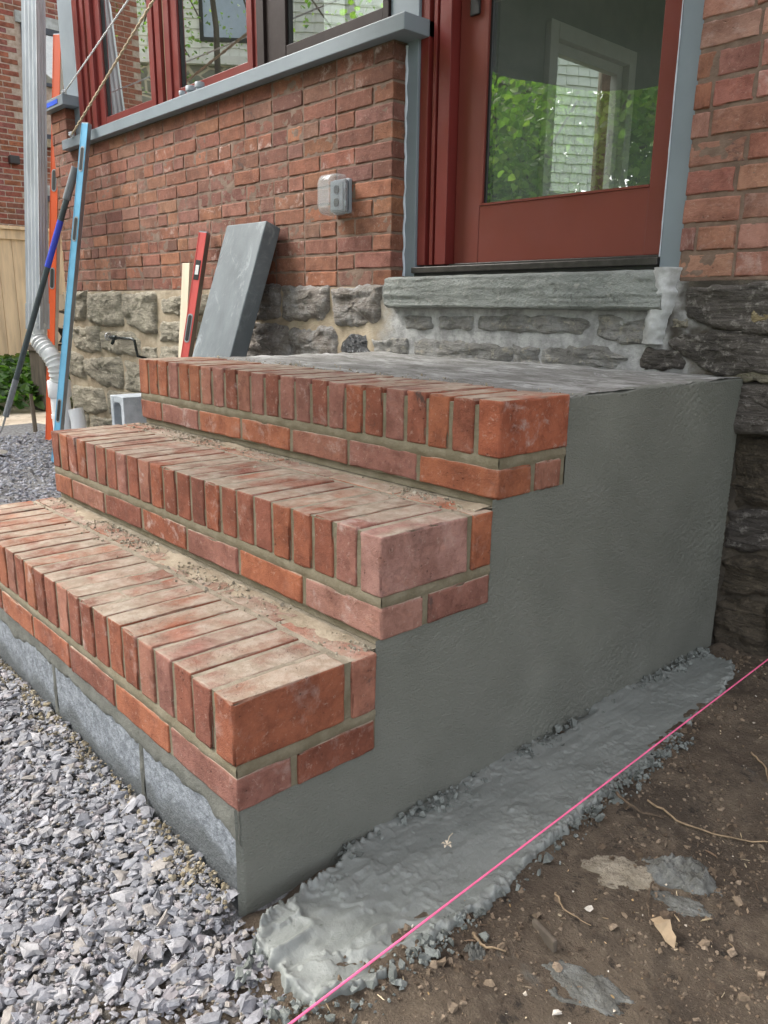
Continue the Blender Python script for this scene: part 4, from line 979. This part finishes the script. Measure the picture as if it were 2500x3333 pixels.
fp = MB().box(-1.640, -1.556, 1.456, 1.4615, 1.258, 1.370).build('outlet_face', MAT['conduit'], ob, bevel=.001)
for zc in (1.287, 1.340): rounded(MB(), -1.614, -1.582, zc-.017, zc+.017, 1.452, 1.4562, .012).build('receptacle', MAT['black'], ob)
m = MB()
n_ = 16
def ringp(s, y, r): 
    out = []
    x0, x1, z0, z1 = -1.662+s, -1.536-s, 1.236+s, 1.398-s
    for cx, cz, a0 in ((x1-r, z0+r, -90), (x1-r, z1-r, 0), (x0+r, z1-r, 90), (x0+r, z0+r, 180)):
        for k in range(4): a = R(a0+90*k/3); out.append((cx+r*math.cos(a), y, cz+r*math.sin(a)))
    return out
lv = [ringp(0, 1.4615, .022), ringp(.001, 1.415, .024), ringp(.004, 1.398, .026), ringp(.012, 1.386, .028), ringp(.026, 1.380, .026)]
vv = [p for l in lv for p in l]; ff = []
for i in range(len(lv)-1):
    for k in range(16): ff.append((i*16+k, (i+1)*16+k, (i+1)*16+(k+1) % 16, i*16+(k+1) % 16))
ff.append(tuple(range(64, 80)))
o = m.add(vv, ff).build('bubble_cover', MAT['clear_plastic'], ob, True)
md = o.modifiers.new('thickness', 'SOLIDIFY'); md.thickness = .002; md.offset = -1
MB().tube([(-1.541, 1.459, 1.255), (-1.541, 1.459, 1.38)], .0035, 6).build('hinge_pin', MAT['grey_al'], ob, True)
for zc in (1.280, 1.352): MB().box(-1.547, -1.533, 1.453, 1.466, zc-.010, zc+.010).build('hinge', MAT['conduit'], ob, bevel=.001)
ob.location += Vector((.012, 0, -.014)); ob.scale = (.84, .78, .86)
# little pipe caps on the sill
for (x, r_, h_, lb) in ((-2.745, .016, .028, 'smallest grey plastic pipe cap standing on the window sill'), (-2.665, .024, .034, 'middle grey plastic pipe cap standing on the window sill'), (-2.585, .022, .036, 'grey plastic pipe cap at the end of the row toward the door')):
    c_ = thing('pipe_cap', (x, 1.485, 1.8185), lb, 'pipe cap', 'pipe caps on the window sill')
    MB().tube([(x, 1.485, 1.8185), (x, 1.485, 1.8185+h_*.45)], r_*.82, 14).build('collar', MAT['conduit'], c_, True)
    MB().tube([(x, 1.485, 1.8185+h_*.4), (x, 1.485, 1.8185+h_*.95), (x, 1.485, 1.8185+h_)], [r_, r_, r_*.93], 14).build('cap', MAT['conduit'], c_, True)
# ropes
def rope_pts(A, B, sag, n=40):
    A, B = Vector(A), Vector(B); return [A.lerp(B, i/n)+Vector((0, 0, -sag*4*(i/n)*(1-i/n))) for i in range(n+1)]
def rope(name, A, B, sag, r, mat, label, knot=True):
    th = thing(name, A, label, 'rope'); P = rope_pts(A, B, sag, 60)
    for s_ in range(2):
        pts = []
        for i, p in enumerate(P):
            d = (P[min(i+1, 60)]-P[max(i-1, 0)]).normalized(); a = Vector((0, 0, 1)).cross(d).normalized(); b = d.cross(a)
            q = i*2.1+s_*math.pi; pts.append(p+(a*math.cos(q)+b*math.sin(q))*r*.45)
        MB().tube(pts, r*.72, 6).build('strand', mat, th, True)
    if knot:
        kp = [Vector(A)+Vector((.012*math.cos(k*1.1)*(1+.2*k/14), .012*math.sin(k*1.1), -.006+.0016*k)) for k in range(15)]
        MB().tube(kp, r*.9, 6).build('knot', MAT['cord'], th, True)
rope('tan_rope', (-3.985, 1.452, 1.824), (-1.70, 1.22, 2.395), .0, .0065, MAT['rope'], 'tan rope tied at the end of the grey window sill')
rope('white_cord', (-4.10, 1.475, 2.068), (-1.85, 1.10, 2.235), .0, .0042, MAT['cord'], 'thin white cord rising from the blue taped pier cap')
# tarp stretched overhead
nu, nv = 30, 30
U, V_ = np.meshgrid(np.linspace(0, 1, nu), np.linspace(0, 1, nv), indexing='ij')
c00, c10, c11, c01 = map(np.array, ((-1.86, 1.18, 2.40), (-.45, 1.40, 2.80), (-.85, -1.10, 2.46), (-2.95, -.62, 2.42)))
Pq = (1-U)[..., None]*(1-V_)[..., None]*c00+U[..., None]*(1-V_)[..., None]*c10+U[..., None]*V_[..., None]*c11+(1-U)[..., None]*V_[..., None]*c01
Pq[..., 2] -= .30*np.sin(np.pi*U)**.8*sm(.2, 1, V_)*.9+.10*np.sin(np.pi*U)*np.sin(np.pi*V_)-.03*fbm(np.stack([U*5, V_*5], -1), 801)
t = NT('tarp_weave'); v = t.n('TexCoord').outputs['Object']
c = t.mix(t.ramp(t.noise(v, 3, 4, .6), .3, .7), (.13, .15, .145), (.18, .20, .195))
d1 = t.n('BsdfDiffuse', {'Color': c}); d2 = t.n('BsdfTranslucent', {'Color': c}); mx = t.n('MixShader', {0: .35, 1: d1.outputs[0], 2: d2.outputs[0]}); t.t.links.new(mx.outputs[0], t.out.inputs['Surface']); MAT['tarp'] = t.m
o = obj('tarp', Pq.reshape(-1, 3), gridf(nu, nv), MAT['tarp'], smooth=True); tag(o, 'dark grey green tarp stretched over the new brick steps', 'tarp')
md = o.modifiers.new('thickness', 'SOLIDIFY'); md.thickness = .002
# pink mason line
sp_ = [Vector((.262, -.42, .06)).lerp(Vector((.172, 1.78, .06)), i/50) for i in range(51)]
tag(MB().tube(sp_, .00165, 6).build('mason_line', MAT['pink'], smooth=True), 'taut bright pink mason line running beside the wet mortar apron', 'string')
# downspout
MAT['white_metal'] = m_plain('white_painted_metal', (.62, .63, .62), .45, .1, 12)
ds = thing('downspout', (-4.2, 1.25, .5), 'galvanised metal downspout with crimped elbow above the white drain pipe', 'downspout')
T, Bm = Vector((-4.15, 1.372, 2.62)), Vector((-4.15, 1.222, .80)); dd = (T-Bm).normalized(); sx_ = Vector((1, 0, 0)); ny_ = dd.cross(sx_).normalized()
pr = []
for sgn, ax, ln in (((1, -1), 0, .10), ((1, 1), 1, .085), ((-1, 1), 0, .10), ((-1, -1), 1, .085)): pass
def flutes(w, dp):
    p = []
    for k in range(9): f_ = k/8; p.append((-w/2+w*f_, -dp/2+(.006 if k % 2 else 0)))
    for k in range(1, 7): f_ = k/6; p.append((w/2-(.005 if k % 2 else 0), -dp/2+dp*f_))
    for k in range(1, 9): f_ = k/8; p.append((w/2-w*f_, dp/2-(.006 if k % 2 else 0)))
    for k in range(1, 6): f_ = k/6; p.append((-w/2+(.005 if k % 2 else 0), dp/2-dp*f_))
    return p
def fluted(mb, stations):
    v = []; n_ = None
    for (c_, w, dp, ax, ay) in stations:
        p = flutes(w, dp); n_ = len(p); v += [Vector(c_)+Vector(ax)*a+Vector(ay)*b for a, b in p]
    f = []
    for i in range(len(stations)-1):
        for k in range(n_): f.append((i*n_+k, i*n_+(k+1) % n_, (i+1)*n_+(k+1) % n_, (i+1)*n_+k))
    return mb.add(v, f)
rotz = Matrix.Rotation(R(32), 3, 'Z'); ax, ay = rotz @ sx_, rotz @ Vector((0, 1, 0))
fluted(MB(), [(Bm.lerp(T, i/10), .098, .078, ax, ay) for i in range(11)]).build('spout', MAT['galv'], ds)
fluted(MB(), [(Bm+dd*.09, .104, .084, ax, ay), (Bm-dd*.06, .104, .084, ax, ay)]).build('coupling', MAT['galv'], ds)
path = [Bm-dd*.02, Bm-dd*.10, Vector((-4.13, 1.21, .675)), Vector((-4.085, 1.222, .635)), Vector((-4.03, 1.24, .585)), Vector((-4.005, 1.255, .53)), Vector((-4.01, 1.265, .46)), Vector((-4.025, 1.27, .40))]
fine = []
for i in range(len(path)-1):
    for k in range(5): fine.append(path[i].lerp(path[i+1], k/5))
MB().tube(fine, [.050+(.0045 if k % 2 else -.002) for k in range(len(fine))], 14).build('crimped_elbow', MAT['white_metal'], ds, True)
pv = thing('drain_pipe', (-4.035, 1.272, 0), 'white plastic drain pipe rising from the gravel below the downspout', 'pipe')
MB().tube([(-4.035, 1.272, -.05), (-4.035, 1.272, .40)], .0565, 24).build('pipe', MAT['pvc'], pv, True)
MB().tube([(-4.035, 1.272, .335), (-4.035, 1.272, .345), (-4.035, 1.272, .435), (-4.035, 1.272, .44)], [.058, .067, .068, .064], 24).build('hub', MAT['pvc'], pv, True)
MB().tube([(-3.93, 1.33, -.03), (-3.93, 1.33, .20), (-3.95, 1.325, .27)], .045, 20).build('branch', MAT['pvc'], pv, True)
MB().tube([(-4.035, 1.272, .21), (-4.035, 1.272, .235)], .0605, 24).build('ring', MAT['pvc'], pv, True)
# long handled tool
hh = thing('garden_hoe', (-4.07, .92, 0), 'long handled steel hoe with blue grip leaning on the blue spirit level', 'tool')
A = Vector((-4.214, 1.0, .225)); B = Vector((-3.80, 1.385, 1.625)); d = (B-A)
for a, b, r_, mt_, nm in ((0, .16, .018, 'pole_grey', 'ferrule'), (.16, .62, .0165, 'pole_dark', 'shaft'), (.62, .80, .0175, 'pole_blue', 'blue_grip'), (.80, .88, .0165, 'pole_dark', 'shaft'), (.88, 1.0, .022, 'pole_grey', 'foam_grip')):
    if nm == 'shaft' and a > .5: b = .885
    MB().tube([A+d*a, A+d*b], r_, 12).build(nm, MAT[mt_], hh, True)
MB().tube([A+d*.01, A-d*.05, Vector((-4.27, .955, .09)), Vector((-4.265, .94, .05)), Vector((-4.23, .93, .03))], .0065, 8).build('neck', MAT['steel'], hh, True)
pts = [(-4.235, .90), (-4.10, .845), (-4.045, .87), (-4.06, .93), (-4.12, .965), (-4.22, .965)]
MB().add([(x, y, .020+.02*(x+4.235)) for x, y in pts]+[(x, y, .024+.02*(x+4.235)) for x, y in pts], [(5, 4, 3, 2, 1, 0), (6, 7, 8, 9, 10, 11)]+[(i, (i+1) % 6, 6+(i+1) % 6, 6+i) for i in range(6)]).build('blade', MAT['steel'], hh)
# stake by the ivy
tag(MB().tube([(-4.98, 1.42, -.02), (-5.02, 1.43, .12), (-5.05, 1.435, .26)], [.016, .015, .013], 7).build('wooden_stake', MAT['bark']), 'short weathered stake in the path beside the ivy', 'stake')
# litter on the soil
def curve_thing(name, pts, r, mat, label, cat, group=None):
    P = []
    for i in range(len(pts)-1):
        for k in range(6):
            a = Vector(pts[i]).lerp(Vector(pts[i+1]), k/6); P.append(a+Vector((jit(.0015), jit(.0015), 0)))
    P.append(Vector(pts[-1])); P = [Vector((p.x, p.y, float(dirt_z(np.array(p.x), np.array(p.y)))+p.z)) for p in P]
    rr = [r*.65*(1-.7*i/len(P)) for i in range(len(P))]
    return tag(MB().tube(P, rr, 6).build(name, MAT[mat], smooth=True), label, cat, group)
curve_thing('root', [(.318, 1.02, .006), (.36, .985, .004), (.395, .925, .006), (.418, .875, .004)], .0035, 'root', 'short pale root lying on the soil beside the foil scrap', 'root')
curve_thing('root', [(.268, .70, .008), (.33, .69, .006), (.41, .725, .005), (.50, .79, .006), (.58, .80, .005)], .0032, 'root', 'long thin root crossing the dug soil past the string', 'root')
curve_thing('root', [(.225, .66, .02), (.262, .645, .018), (.285, .655, .01), (.31, .68, .004)], .0045, 'twig', 'brown bent root poking out under the edge of the mortar apron', 'root')
curve_thing('twig', [(.38, .52, .006), (.40, .47, .006), (.425, .438, .006)], .0026, 'twig', 'dark curved leaf stem leading to the dry leaf', 'twig')
curve_thing('twig', [(.268, .218, .008), (.295, .212, .006), (.325, .225, .005)], .0042, 'root', 'broken pale stick beside the mortar apron', 'twig')
curve_thing('twig', [(.30, .372, .006), (.33, .352, .006), (.37, .365, .005)], .0026, 'root', 'thin straw coloured twig on the soil between string and leaf', 'twig')
curve_thing('twig', [(-.24, -.22, .035), (-.205, -.175, .036), (-.165, -.15, .035)], .0022, 'twig', 'thin dark twig lying on the gravel', 'twig')
# dry leaf
lp = [(x*.72, y*.85) for x, y in [(0, 0), (.010, .011), (.022, .010), (.030, .017), (.045, .012), (.058, .013), (.072, .002), (.058, -.008), (.046, -.009), (.034, -.016), (.022, -.010), (.010, -.009)]]
a = R(-25); lx, ly = .425, .438; lz = float(dirt_z(np.array(lx), np.array(ly)))+.010
vv = [(lx+x*math.cos(a)-y*math.sin(a), ly+x*math.sin(a)+y*math.cos(a), lz+abs(y)*.7+.006*math.sin(x*90)) for x, y in lp]
o = obj('dry_leaf', vv, [(0, 1, 11), (1, 2, 10, 11), (2, 3, 9, 10), (3, 4, 8, 9), (4, 5, 7, 8), (5, 6, 7)], MAT['leaf_dry']); tag(o, 'curled tan dry leaf on the dark soil', 'leaf')
md = o.modifiers.new('thickness', 'SOLIDIFY'); md.thickness = .0008
# flattened bark scrap and foil
tag(MB().bar((.315, .300, .018), (.365, .285, .022), .020, .008, (0, 0, 1)).build('bark_scrap', MAT['bark'], bevel=.003), 'dark flat bark scrap lying on the soil', 'bark')
f_ = thing('foil_scrap', (.44, 1.0, .03), 'crumpled silver and yellow wrapper scrap on the soil', 'wrapper')
zf = float(dirt_z(np.array(.45), np.array(1.0)))
MB().tube([(.425, 1.005, zf+.008), (.45, .995, zf+.010), (.49, .985, zf+.008)], [.008, .010, .009], 7).build('foil', MAT['steel'], f_)
MB().tube([(.44, .990, zf+.006), (.48, .978, zf+.006)], .007, 7).build('yellow_print', m_plain('yellow_print', (.65, .50, .05), .4), f_)
# fallen blossom on the apron
fl = thing('fallen_blossom', (.135, .30, .04), 'tiny fallen white blossom on the wet mortar apron', 'flower')
for k in range(5):
    a = 2*math.pi*k/5; MB().add([(.135, .305, .047), (.135+.007*math.cos(a-.35), .305+.007*math.sin(a-.35), .050), (.135+.010*math.cos(a), .305+.010*math.sin(a), .047), (.135+.007*math.cos(a+.35), .305+.007*math.sin(a+.35), .050)], [(0, 1, 2, 3)]).build('petal', MAT['lath'], fl)
MB().tube([(.135, .305, .047), (.128, .318, .052), (.124, .330, .050)], .0008, 5).build('stalk', MAT['lath'], fl)

# ================================================================ surroundings
tag(obj('garden_path', np.stack(np.meshgrid(np.linspace(-9, -4.55, 60), np.linspace(-2.5, 4.0, 60), indexing='ij')+[np.zeros((60, 60))], -1).reshape(-1, 3)+np.c_[np.zeros(3600), np.zeros(3600), (-.012+.02*fbm(np.stack(np.meshgrid(np.linspace(-9, -4.55, 60), np.linspace(-2.5, 4., 60), indexing='ij'), -1)*2, 33)).ravel()],
    gridf(60, 60), MAT['path_soil'], smooth=True), kind='structure')
# stone kerb round the planting bed and raised bed soil
o = MB().box(-8.15, -8.0, -1, 4.4, -.03, .24).build('bed_kerb', MAT['block'], bevel=.01); tag(o, 'low grey kerb between the ivy and the cedar fence', 'kerb')
tag(obj('bed_soil', boxv(-8.49, -8.151, -1, 4.4, -.03, .22), BOXF, MAT['soil']), kind='structure')
def leaves(n, cen, size, cols, seed, up=.6, pts=None):
    g = np.random.default_rng(seed)
    nrm = g.normal(0, 1, (n, 3)); nrm[:, 2] = np.abs(nrm[:, 2])+up; nrm /= np.linalg.norm(nrm, axis=1, keepdims=True)
    t1 = np.cross(nrm, g.normal(0, 1, (n, 3))); t1 /= np.linalg.norm(t1, axis=1, keepdims=True); t2 = np.cross(nrm, t1)
    s_ = size*g.uniform(.6, 1.3, n)
    sh = np.array([(-.5, 0, 0), (-.2, -.42, .06), (.25, -.30, .05), (.6, 0, -.06), (.25, .30, .05), (-.2, .42, .06)])
    v = cen[:, None]+s_[:, None, None]*(sh[None, :, 0:1]*t1[:, None]+sh[None, :, 1:2]*t2[:, None]+sh[None, :, 2:3]*nrm[:, None])
    f = (np.arange(n)[:, None, None]*6+np.array([(0, 1, 2, 3), (0, 3, 4, 5)])[None]).reshape(-1, 4)
    return v.reshape(-1, 3), f
t = NT('leaf'); a_ = t.n('Attribute', attribute_name='col').outputs['Color']
d1 = t.n('BsdfPrincipled', {'Base Color': a_, 'Roughness': .45}); d2 = t.n('BsdfTranslucent', {'Color': t.mix(1.0, a_, (1.3, 1.5, .6), 'MULTIPLY')}); mx = t.n('MixShader', {0: .5, 1: d1.outputs[0], 2: d2.outputs[0]})
t.t.links.new(mx.outputs[0], t.out.inputs['Surface']); MAT['leaf'] = t.m
def foliage(name, n, cen, size, pal, seed, parent=None, kind=None, up=.6):
    v, f = leaves(n, cen, size, None, seed, up); me = mesh(name, v, f, MAT['leaf']); setcol(me, pick(pal, n, seed+1, .2), 6)
    return put(name, me, parent, kind=kind)
g = np.random.default_rng(77); n = 5200
cx = g.uniform(-7.9, -6.1, n); cy = g.uniform(.2, 3.6, n); hh_ = .12+.30*sm(-6.05, -6.7, cx)*(.75+.35*vn(np.stack([cx*3, cy*3], -1), 55))
cz = hh_*(1-.75*g.random(n)**2)
iv = foliage('ivy', n, np.stack([cx, cy, cz], 1), .085, [(.075, .16, .035), (.055, .12, .03), (.11, .20, .05), (.13, .21, .07), (.045, .095, .028)], 5, None, 'stuff', .9)
tag(iv, 'low bed of glossy green ivy below the cedar fence', 'ivy')
n = 900; cx = g.uniform(-8.45, -8.16, n); cy = g.uniform(.5, 4.0, n)
gr = foliage('bed_grass', n, np.stack([cx, cy, .24+.10*g.random(n)], 1), .07, [(.14, .20, .05), (.20, .24, .08)], 15, None, 'stuff', .0); tag(gr, 'tufts of grass along the foot of the cedar fence', 'grass')
n = 160; cx = g.uniform(-4.62, -4.44, n); cy = g.uniform(1.40, 1.9, n)
w_ = foliage('weeds', n, np.stack([cx, cy, .03+.10*g.random(n)], 1), .05, [(.16, .24, .05), (.22, .26, .07)], 25, None, 'stuff', .3); tag(w_, 'small yellow green weeds at the corner of the stone foundation', 'weeds')
# cedar fence
fe = thing('cedar_fence', (-8.5, 2.2, .0), 'tall new cedar plank fence in front of the brick neighbour', 'fence')
pm = [mesh('plank', *rbox((.02, .142, 1.42), 40+i, n=(1, 2, 6), b=.002, amp=.001, chip=.003), MAT['cedar'], True) for i in range(3)]
y = -1.2; i = 0
while y < 4.6: put('plank', pm[i % 3], fe, (-8.5+jit(.003), y, .235+.71), (0, 0, jit(.01))); y += .146; i += 1
MB().box(-8.535, -8.440, -1.3, 4.7, 1.655, 1.69).build('cap_rail', MAT['cedar'], fe, bevel=.004)
MB().box(-8.4885, -8.465, -1.3, 4.7, 1.555, 1.6545).build('trim_board', MAT['cedar'], fe, bevel=.003)
for yy in (-.9, .9, 2.75, 4.5): MB().box(-8.60, -8.5105, yy-.045, yy+.045, .0, 1.654).build('post', MAT['cedar'], fe)
# log stack between fence and house corner
for i in range(9):
    x, y, z = -6.05+.02*(i % 2), 2.0+.16*(i % 3)+.04*(i//3), .62+.14*(i//3)
    L_ = thing('log', (x, y, z-.07), ['bottom', 'middle', 'top'][i//3]+' row log of the small wood stack, '+['nearest the path', 'between its two neighbours', 'nearest the house'][i % 3], 'log', 'logs stacked behind the downspout')
    ang = [2*math.pi*k/9 for k in range(9)]; rr = [.066*(1+jit(.14)) for _ in ang]
    v = [(x+e, y+r_*math.cos(a), z+r_*math.sin(a)) for e in (0, -.4) for a, r_ in zip(ang, rr)]
    MB().add(v, [(i_, (i_+1) % 9, 9+(i_+1) % 9, 9+i_) for i_ in range(9)]).build('bark', MAT['bark'], L_)
    MB().add([(q[0]+.001, q[1], q[2]) for q in v[:9]], [tuple(range(9))]).build('cut_end', MAT['lath'], L_)
rk = thing('log_rack', (-6.2, 2.2, 0), 'low dark rack that carries the small wood stack', 'rack')
for yy in (1.92, 2.46): MB().box(-6.40, -6.06, yy-.02, yy+.02, -.02, .50).build('leg', MAT['bark'], rk)
MB().box(-6.42, -6.04, 1.88, 2.52, .5005, .545).build('shelf', MAT['bark'], rk)
# neighbouring brick building on the left
nb = thing('neighbour_house', (-10.6, 3.0, 0), 'neighbouring red brick building with pale joints behind the cedar fence', 'house')
XN = -10.5
nw = obj('side_wall', boxv(-10.70, XN-.004, -2.0, 5.2, -.1, 7.5), BOXF, MAT['far_mortar'], nb)
fb = brick_meshes('brick', (.085, .2, .054), MAT['far_brick'], 2, 1500, n=(1, 2, 1), b=.003, amp=.001)
WIN = ((3.55, 4.55, 2.98, 4.30), (3.58, 4.5, 1.05, 2.28))
npal = [(.36, .125, .075), (.40, .15, .09), (.32, .105, .07), (.42, .17, .11), (.34, .13, .10)]
cnt = 0; far_v = []
for ci in range(66):
    z = 1.30+ci*.0685; y = 2.75+(.105 if ci % 2 else 0)
    while y < 4.3:
        if not any(a-.1 < y+.1 < b+.1 and c_-.03 < z < d_+.03 for a, b, c_, d_ in WIN) and not (c_ := False):
            if 2.95 < y+.1 < 4.12 and cnt < 300 and z > 1.55:
                put('brick', fb[cnt % 2], nw, (XN-.0425, y+.1, z), (0, 0, 0), tuple(q*random.uniform(.85, 1.1) for q in random.choice(npal))); cnt += 1
            else: far_v.append((y+.1, z))
        y += .211
for ci in range(66):
    z = 1.30+ci*.0685
    for y in list(np.arange(-1.9+(.105 if ci % 2 else 0), 2.7, .211)): far_v.append((y, z))
m = MB()
for y, z in far_v: m.box(XN-.06, XN+.0005, y-.1, y+.1, z-.027, z+.027)
o = m.build('bricks_beyond', MAT['far_brick'], nw, kind='stuff', color=(.37, .135, .085))
MAT['blind'] = m_plain('window_blind', (.42, .50, .62), .6, .05)
for a, b, c_, d_ in WIN:
    w_ = MB().box(XN-.02, XN+.03, a, a+.07, c_, d_).box(XN-.02, XN+.03, b-.07, b, c_, d_).box(XN-.02, XN+.028, a+.071, b-.071, d_-.07, d_).box(XN-.02, XN+.028, a+.071, b-.071, c_, c_+.06).box(XN-.02, XN+.026, a+.071, b-.071, (c_+d_)/2-.02, (c_+d_)/2+.02).build('window', m_plain('window_navy', (.06, .065, .085), .5), nb)
    MB().box(XN-.012, XN-.006, a+.07, b-.07, c_+.06, (c_+d_)/2-.02).build('blind', MAT['blind'], w_)
    MB().box(XN+.004, XN+.008, a+.07, b-.07, (c_+d_)/2+.02, d_-.07).build('pane', MAT['glass'], w_)
    MB().box(XN-.012, XN-.007, a+.07, b-.07, (c_+d_)/2+.02, d_-.07).build('curtain', m_plain('dark_green_curtain', (.10, .14, .12), .7), w_)
    MB().box(XN-.03, XN+.05, a-.06, b+.06, c_-.10, c_-.001).build('sill', MAT['pale_mortar'], w_)
    MB().box(XN-.03, XN+.03, a-.06, b+.06, d_+.001, d_+.13).build('lintel', MAT['white_mortar'], w_)
lt = MB().box(XN+.0, XN+.09, 3.24, 3.36, 2.62, 2.72).build('wall_light', m_plain('dark_lamp', (.05, .045, .045), .4), bevel=.01); tag(lt, 'small dark wall light on the neighbouring brick building', 'wall light')
# shingled house seen behind through the windows
MAT['shingle'] = m_plain('white_shingle', (.74, .75, .70), .8, .06, 6)
MAT['rubble'] = NT('rubble_wall'); t = MAT['rubble']; v = t.n('TexCoord').outputs['Object']
vo = t.n('TexVoronoi', {'Vector': t.n('VectorMath', {0: v, 1: (3, 3, 5)}, operation='MULTIPLY').outputs[0], 'Scale': 1.0, 'Randomness': .9}, feature='DISTANCE_TO_EDGE').outputs['Distance']
MAT['rubble'] = t.pbr(t.mix(t.ramp(vo, .03, .09), (.50, .45, .36), t.mix(t.noise(v, 3, 4), (.12, .13, .11), (.30, .29, .24))), .9, t.bump(t.ramp(vo, .02, .2), .8, .03))
def shingle_house(loc, rz, w, dpt, zs, zt, label, win=()):
    th = thing('shingled_house', loc, label, 'house'); th.rotation_euler = (0, 0, rz)
    def P(o): o.parent = th; return o
    P(MB().box(-w/2, w/2, 0, dpt, -.1, zs).build('stone_wall', MAT['rubble']))
    P(MB().box(-w/2-.1, w/2+.1, -.12, dpt, zs+.001, zs+.14).build('gutter_board', MAT['white_paint']))
    m = MB(); z = zs+.141; rrow = 0
    P(MB().box(-w/2, w/2, .03, dpt, zs+.141, zt).build('shingle_wall', MAT['shingle']))
    while z < zt-.1:
        x = -w/2+(.1 if rrow % 2 else 0)
        while x < w/2-.1:
            ww = random.uniform(.15, .24); zz = z+jit(.012); m.add([(x+.004, -.005, zz), (x+ww-.004, -.005, zz), (x+ww-.004, .028, zz+.2), (x+.004, .028, zz+.2), (x+.004, .0285, zz), (x+ww-.004, .0285, zz)], [(0, 1, 2, 3), (0, 4, 5, 1), (0, 3, 4), (1, 5, 2)]); x += ww
        z += .16; rrow += 1
    o = P(m.build('shingles', MAT['shingle'], kind='stuff'))
    P(MB().add([(-w/2-.3, -.4, zt), (w/2+.3, -.4, zt), (w/2+.3, dpt+.4, zt), (-w/2-.3, dpt+.4, zt), (-w/2-.3, dpt/2, zt+2), (w/2+.3, dpt/2, zt+2)], [(0, 1, 5, 4), (3, 4, 5, 2), (0, 4, 3), (1, 2, 5), (0, 3, 2, 1)]).build('roof', MAT['block']))
    for x, z0_, z1_ in win:
        wq = P(MB().box(x-.5, x-.43, -.03, .04, z0_, z1_).box(x+.43, x+.5, -.03, .04, z0_, z1_).box(x-.43, x+.43, -.028, .04, z1_-.07, z1_).box(x-.43, x+.43, -.028, .04, z0_, z0_+.07).build('window', MAT['black']))
        q = MB().box(x-.43, x+.43, -.012, -.006, z0_+.07, z1_-.07).build('pane', MAT['blind']); q.parent = wq
    return th
shingle_house((-12.3, -6.3, 0), R(128), 9.0, 5.0, 5.2, 7.6, 'white shingled stone house across the garden, mirrored in the windows', ((-3.0, 5.6, 7.0), (1.5, 5.6, 7.0)))
shingle_house((-9.5, 10.5, 0), R(60), 8.0, 5.0, .6, 6.5, 'white shingled house behind the garden, glimpsed through the door', ((0, 2.2, 3.6),))
# trees
def tree(loc, h, rad, zc, nl, size, pal, seed, label, trunk_r=.16, sparse=False):
    rd_ = random.Random(seed); g = np.random.default_rng(seed)
    th = thing('tree', loc, label, 'tree', 'trees around the garden'); x, y, _ = loc
    m = MB(); pts = [(x+.12*math.sin(k*.9+seed)*k/6, y+.12*math.cos(k*1.3+seed)*k/6, -.1+h*.85*k/7) for k in range(8)]
    m.tube(pts, [trunk_r*(1.25 if k == 0 else 1)*(1-.11*k) for k in range(8)], 9)
    tips = []
    for k in range(16 if not sparse else 26):
        b = Vector(pts[rd_.randint(5 if sparse else 2, 7)]); a = rd_.uniform(0, 6.28); e_ = rd_.uniform(.5, 1)*rad
        tip = Vector((x+math.cos(a)*e_, y+math.sin(a)*e_, zc+rd_.uniform(-.55, .6)*(h-zc))); mid = b.lerp(tip, .5)+Vector((jit(.2), jit(.2), .25))
        m.tube([b, mid, tip], [trunk_r*.35, trunk_r*.2, .012], 5); tips += [mid, tip, b.lerp(tip, .75)]
    m.build('trunk', MAT['bark'], th, True)
    cl = np.array([tuple(q) for q in tips]); c_ = cl[g.integers(0, len(cl), nl)]+g.normal(0, 1, (nl, 3))*rad*(.13 if sparse else .20)
    foliage('crown', nl, c_, size, pal, seed+2, th, None, .3)
    return th
gp = [(.17, .31, .055), (.22, .37, .065), (.13, .25, .05), (.28, .41, .09)]
tree((-5.2, -5.3, 0), 4.6, 1.9, 2.6, 9000, .09, gp, 1, 'leafy light green tree nearest the shingled stone house corner', .10)
tree((-3.6, -6.6, 0), 4.2, 1.8, 2.3, 9000, .09, gp, 2, 'round bright green tree at the edge of the garden', .09)
tree((-7.4, -5.6, 0), 5.6, 2.2, 3.0, 9000, .10, gp, 3, 'wide green tree in front of the shingled stone house', .14)
tree((-2.2, -8.0, 0), 5.0, 2.2, 2.6, 8000, .10, gp, 4, 'dense green tree at the back of the garden', .12)
tree((-9.6, -2.6, 0), 9.5, 2.4, 6.0, 2200, .05, gp, 5, 'tall thin branched tree with sparse leaves beside the path', .07, True)
tree((-13.5, -2.2, 0), 11, 3.0, 7.0, 3000, .06, gp, 6, 'tall sparse tree behind the path', .10, True)
tree((-5.5, 8.98, 0), 9.0, 2.2, 6.9, 3000, .08, gp, 7, 'thick trunked tree growing behind the house', .11, True)
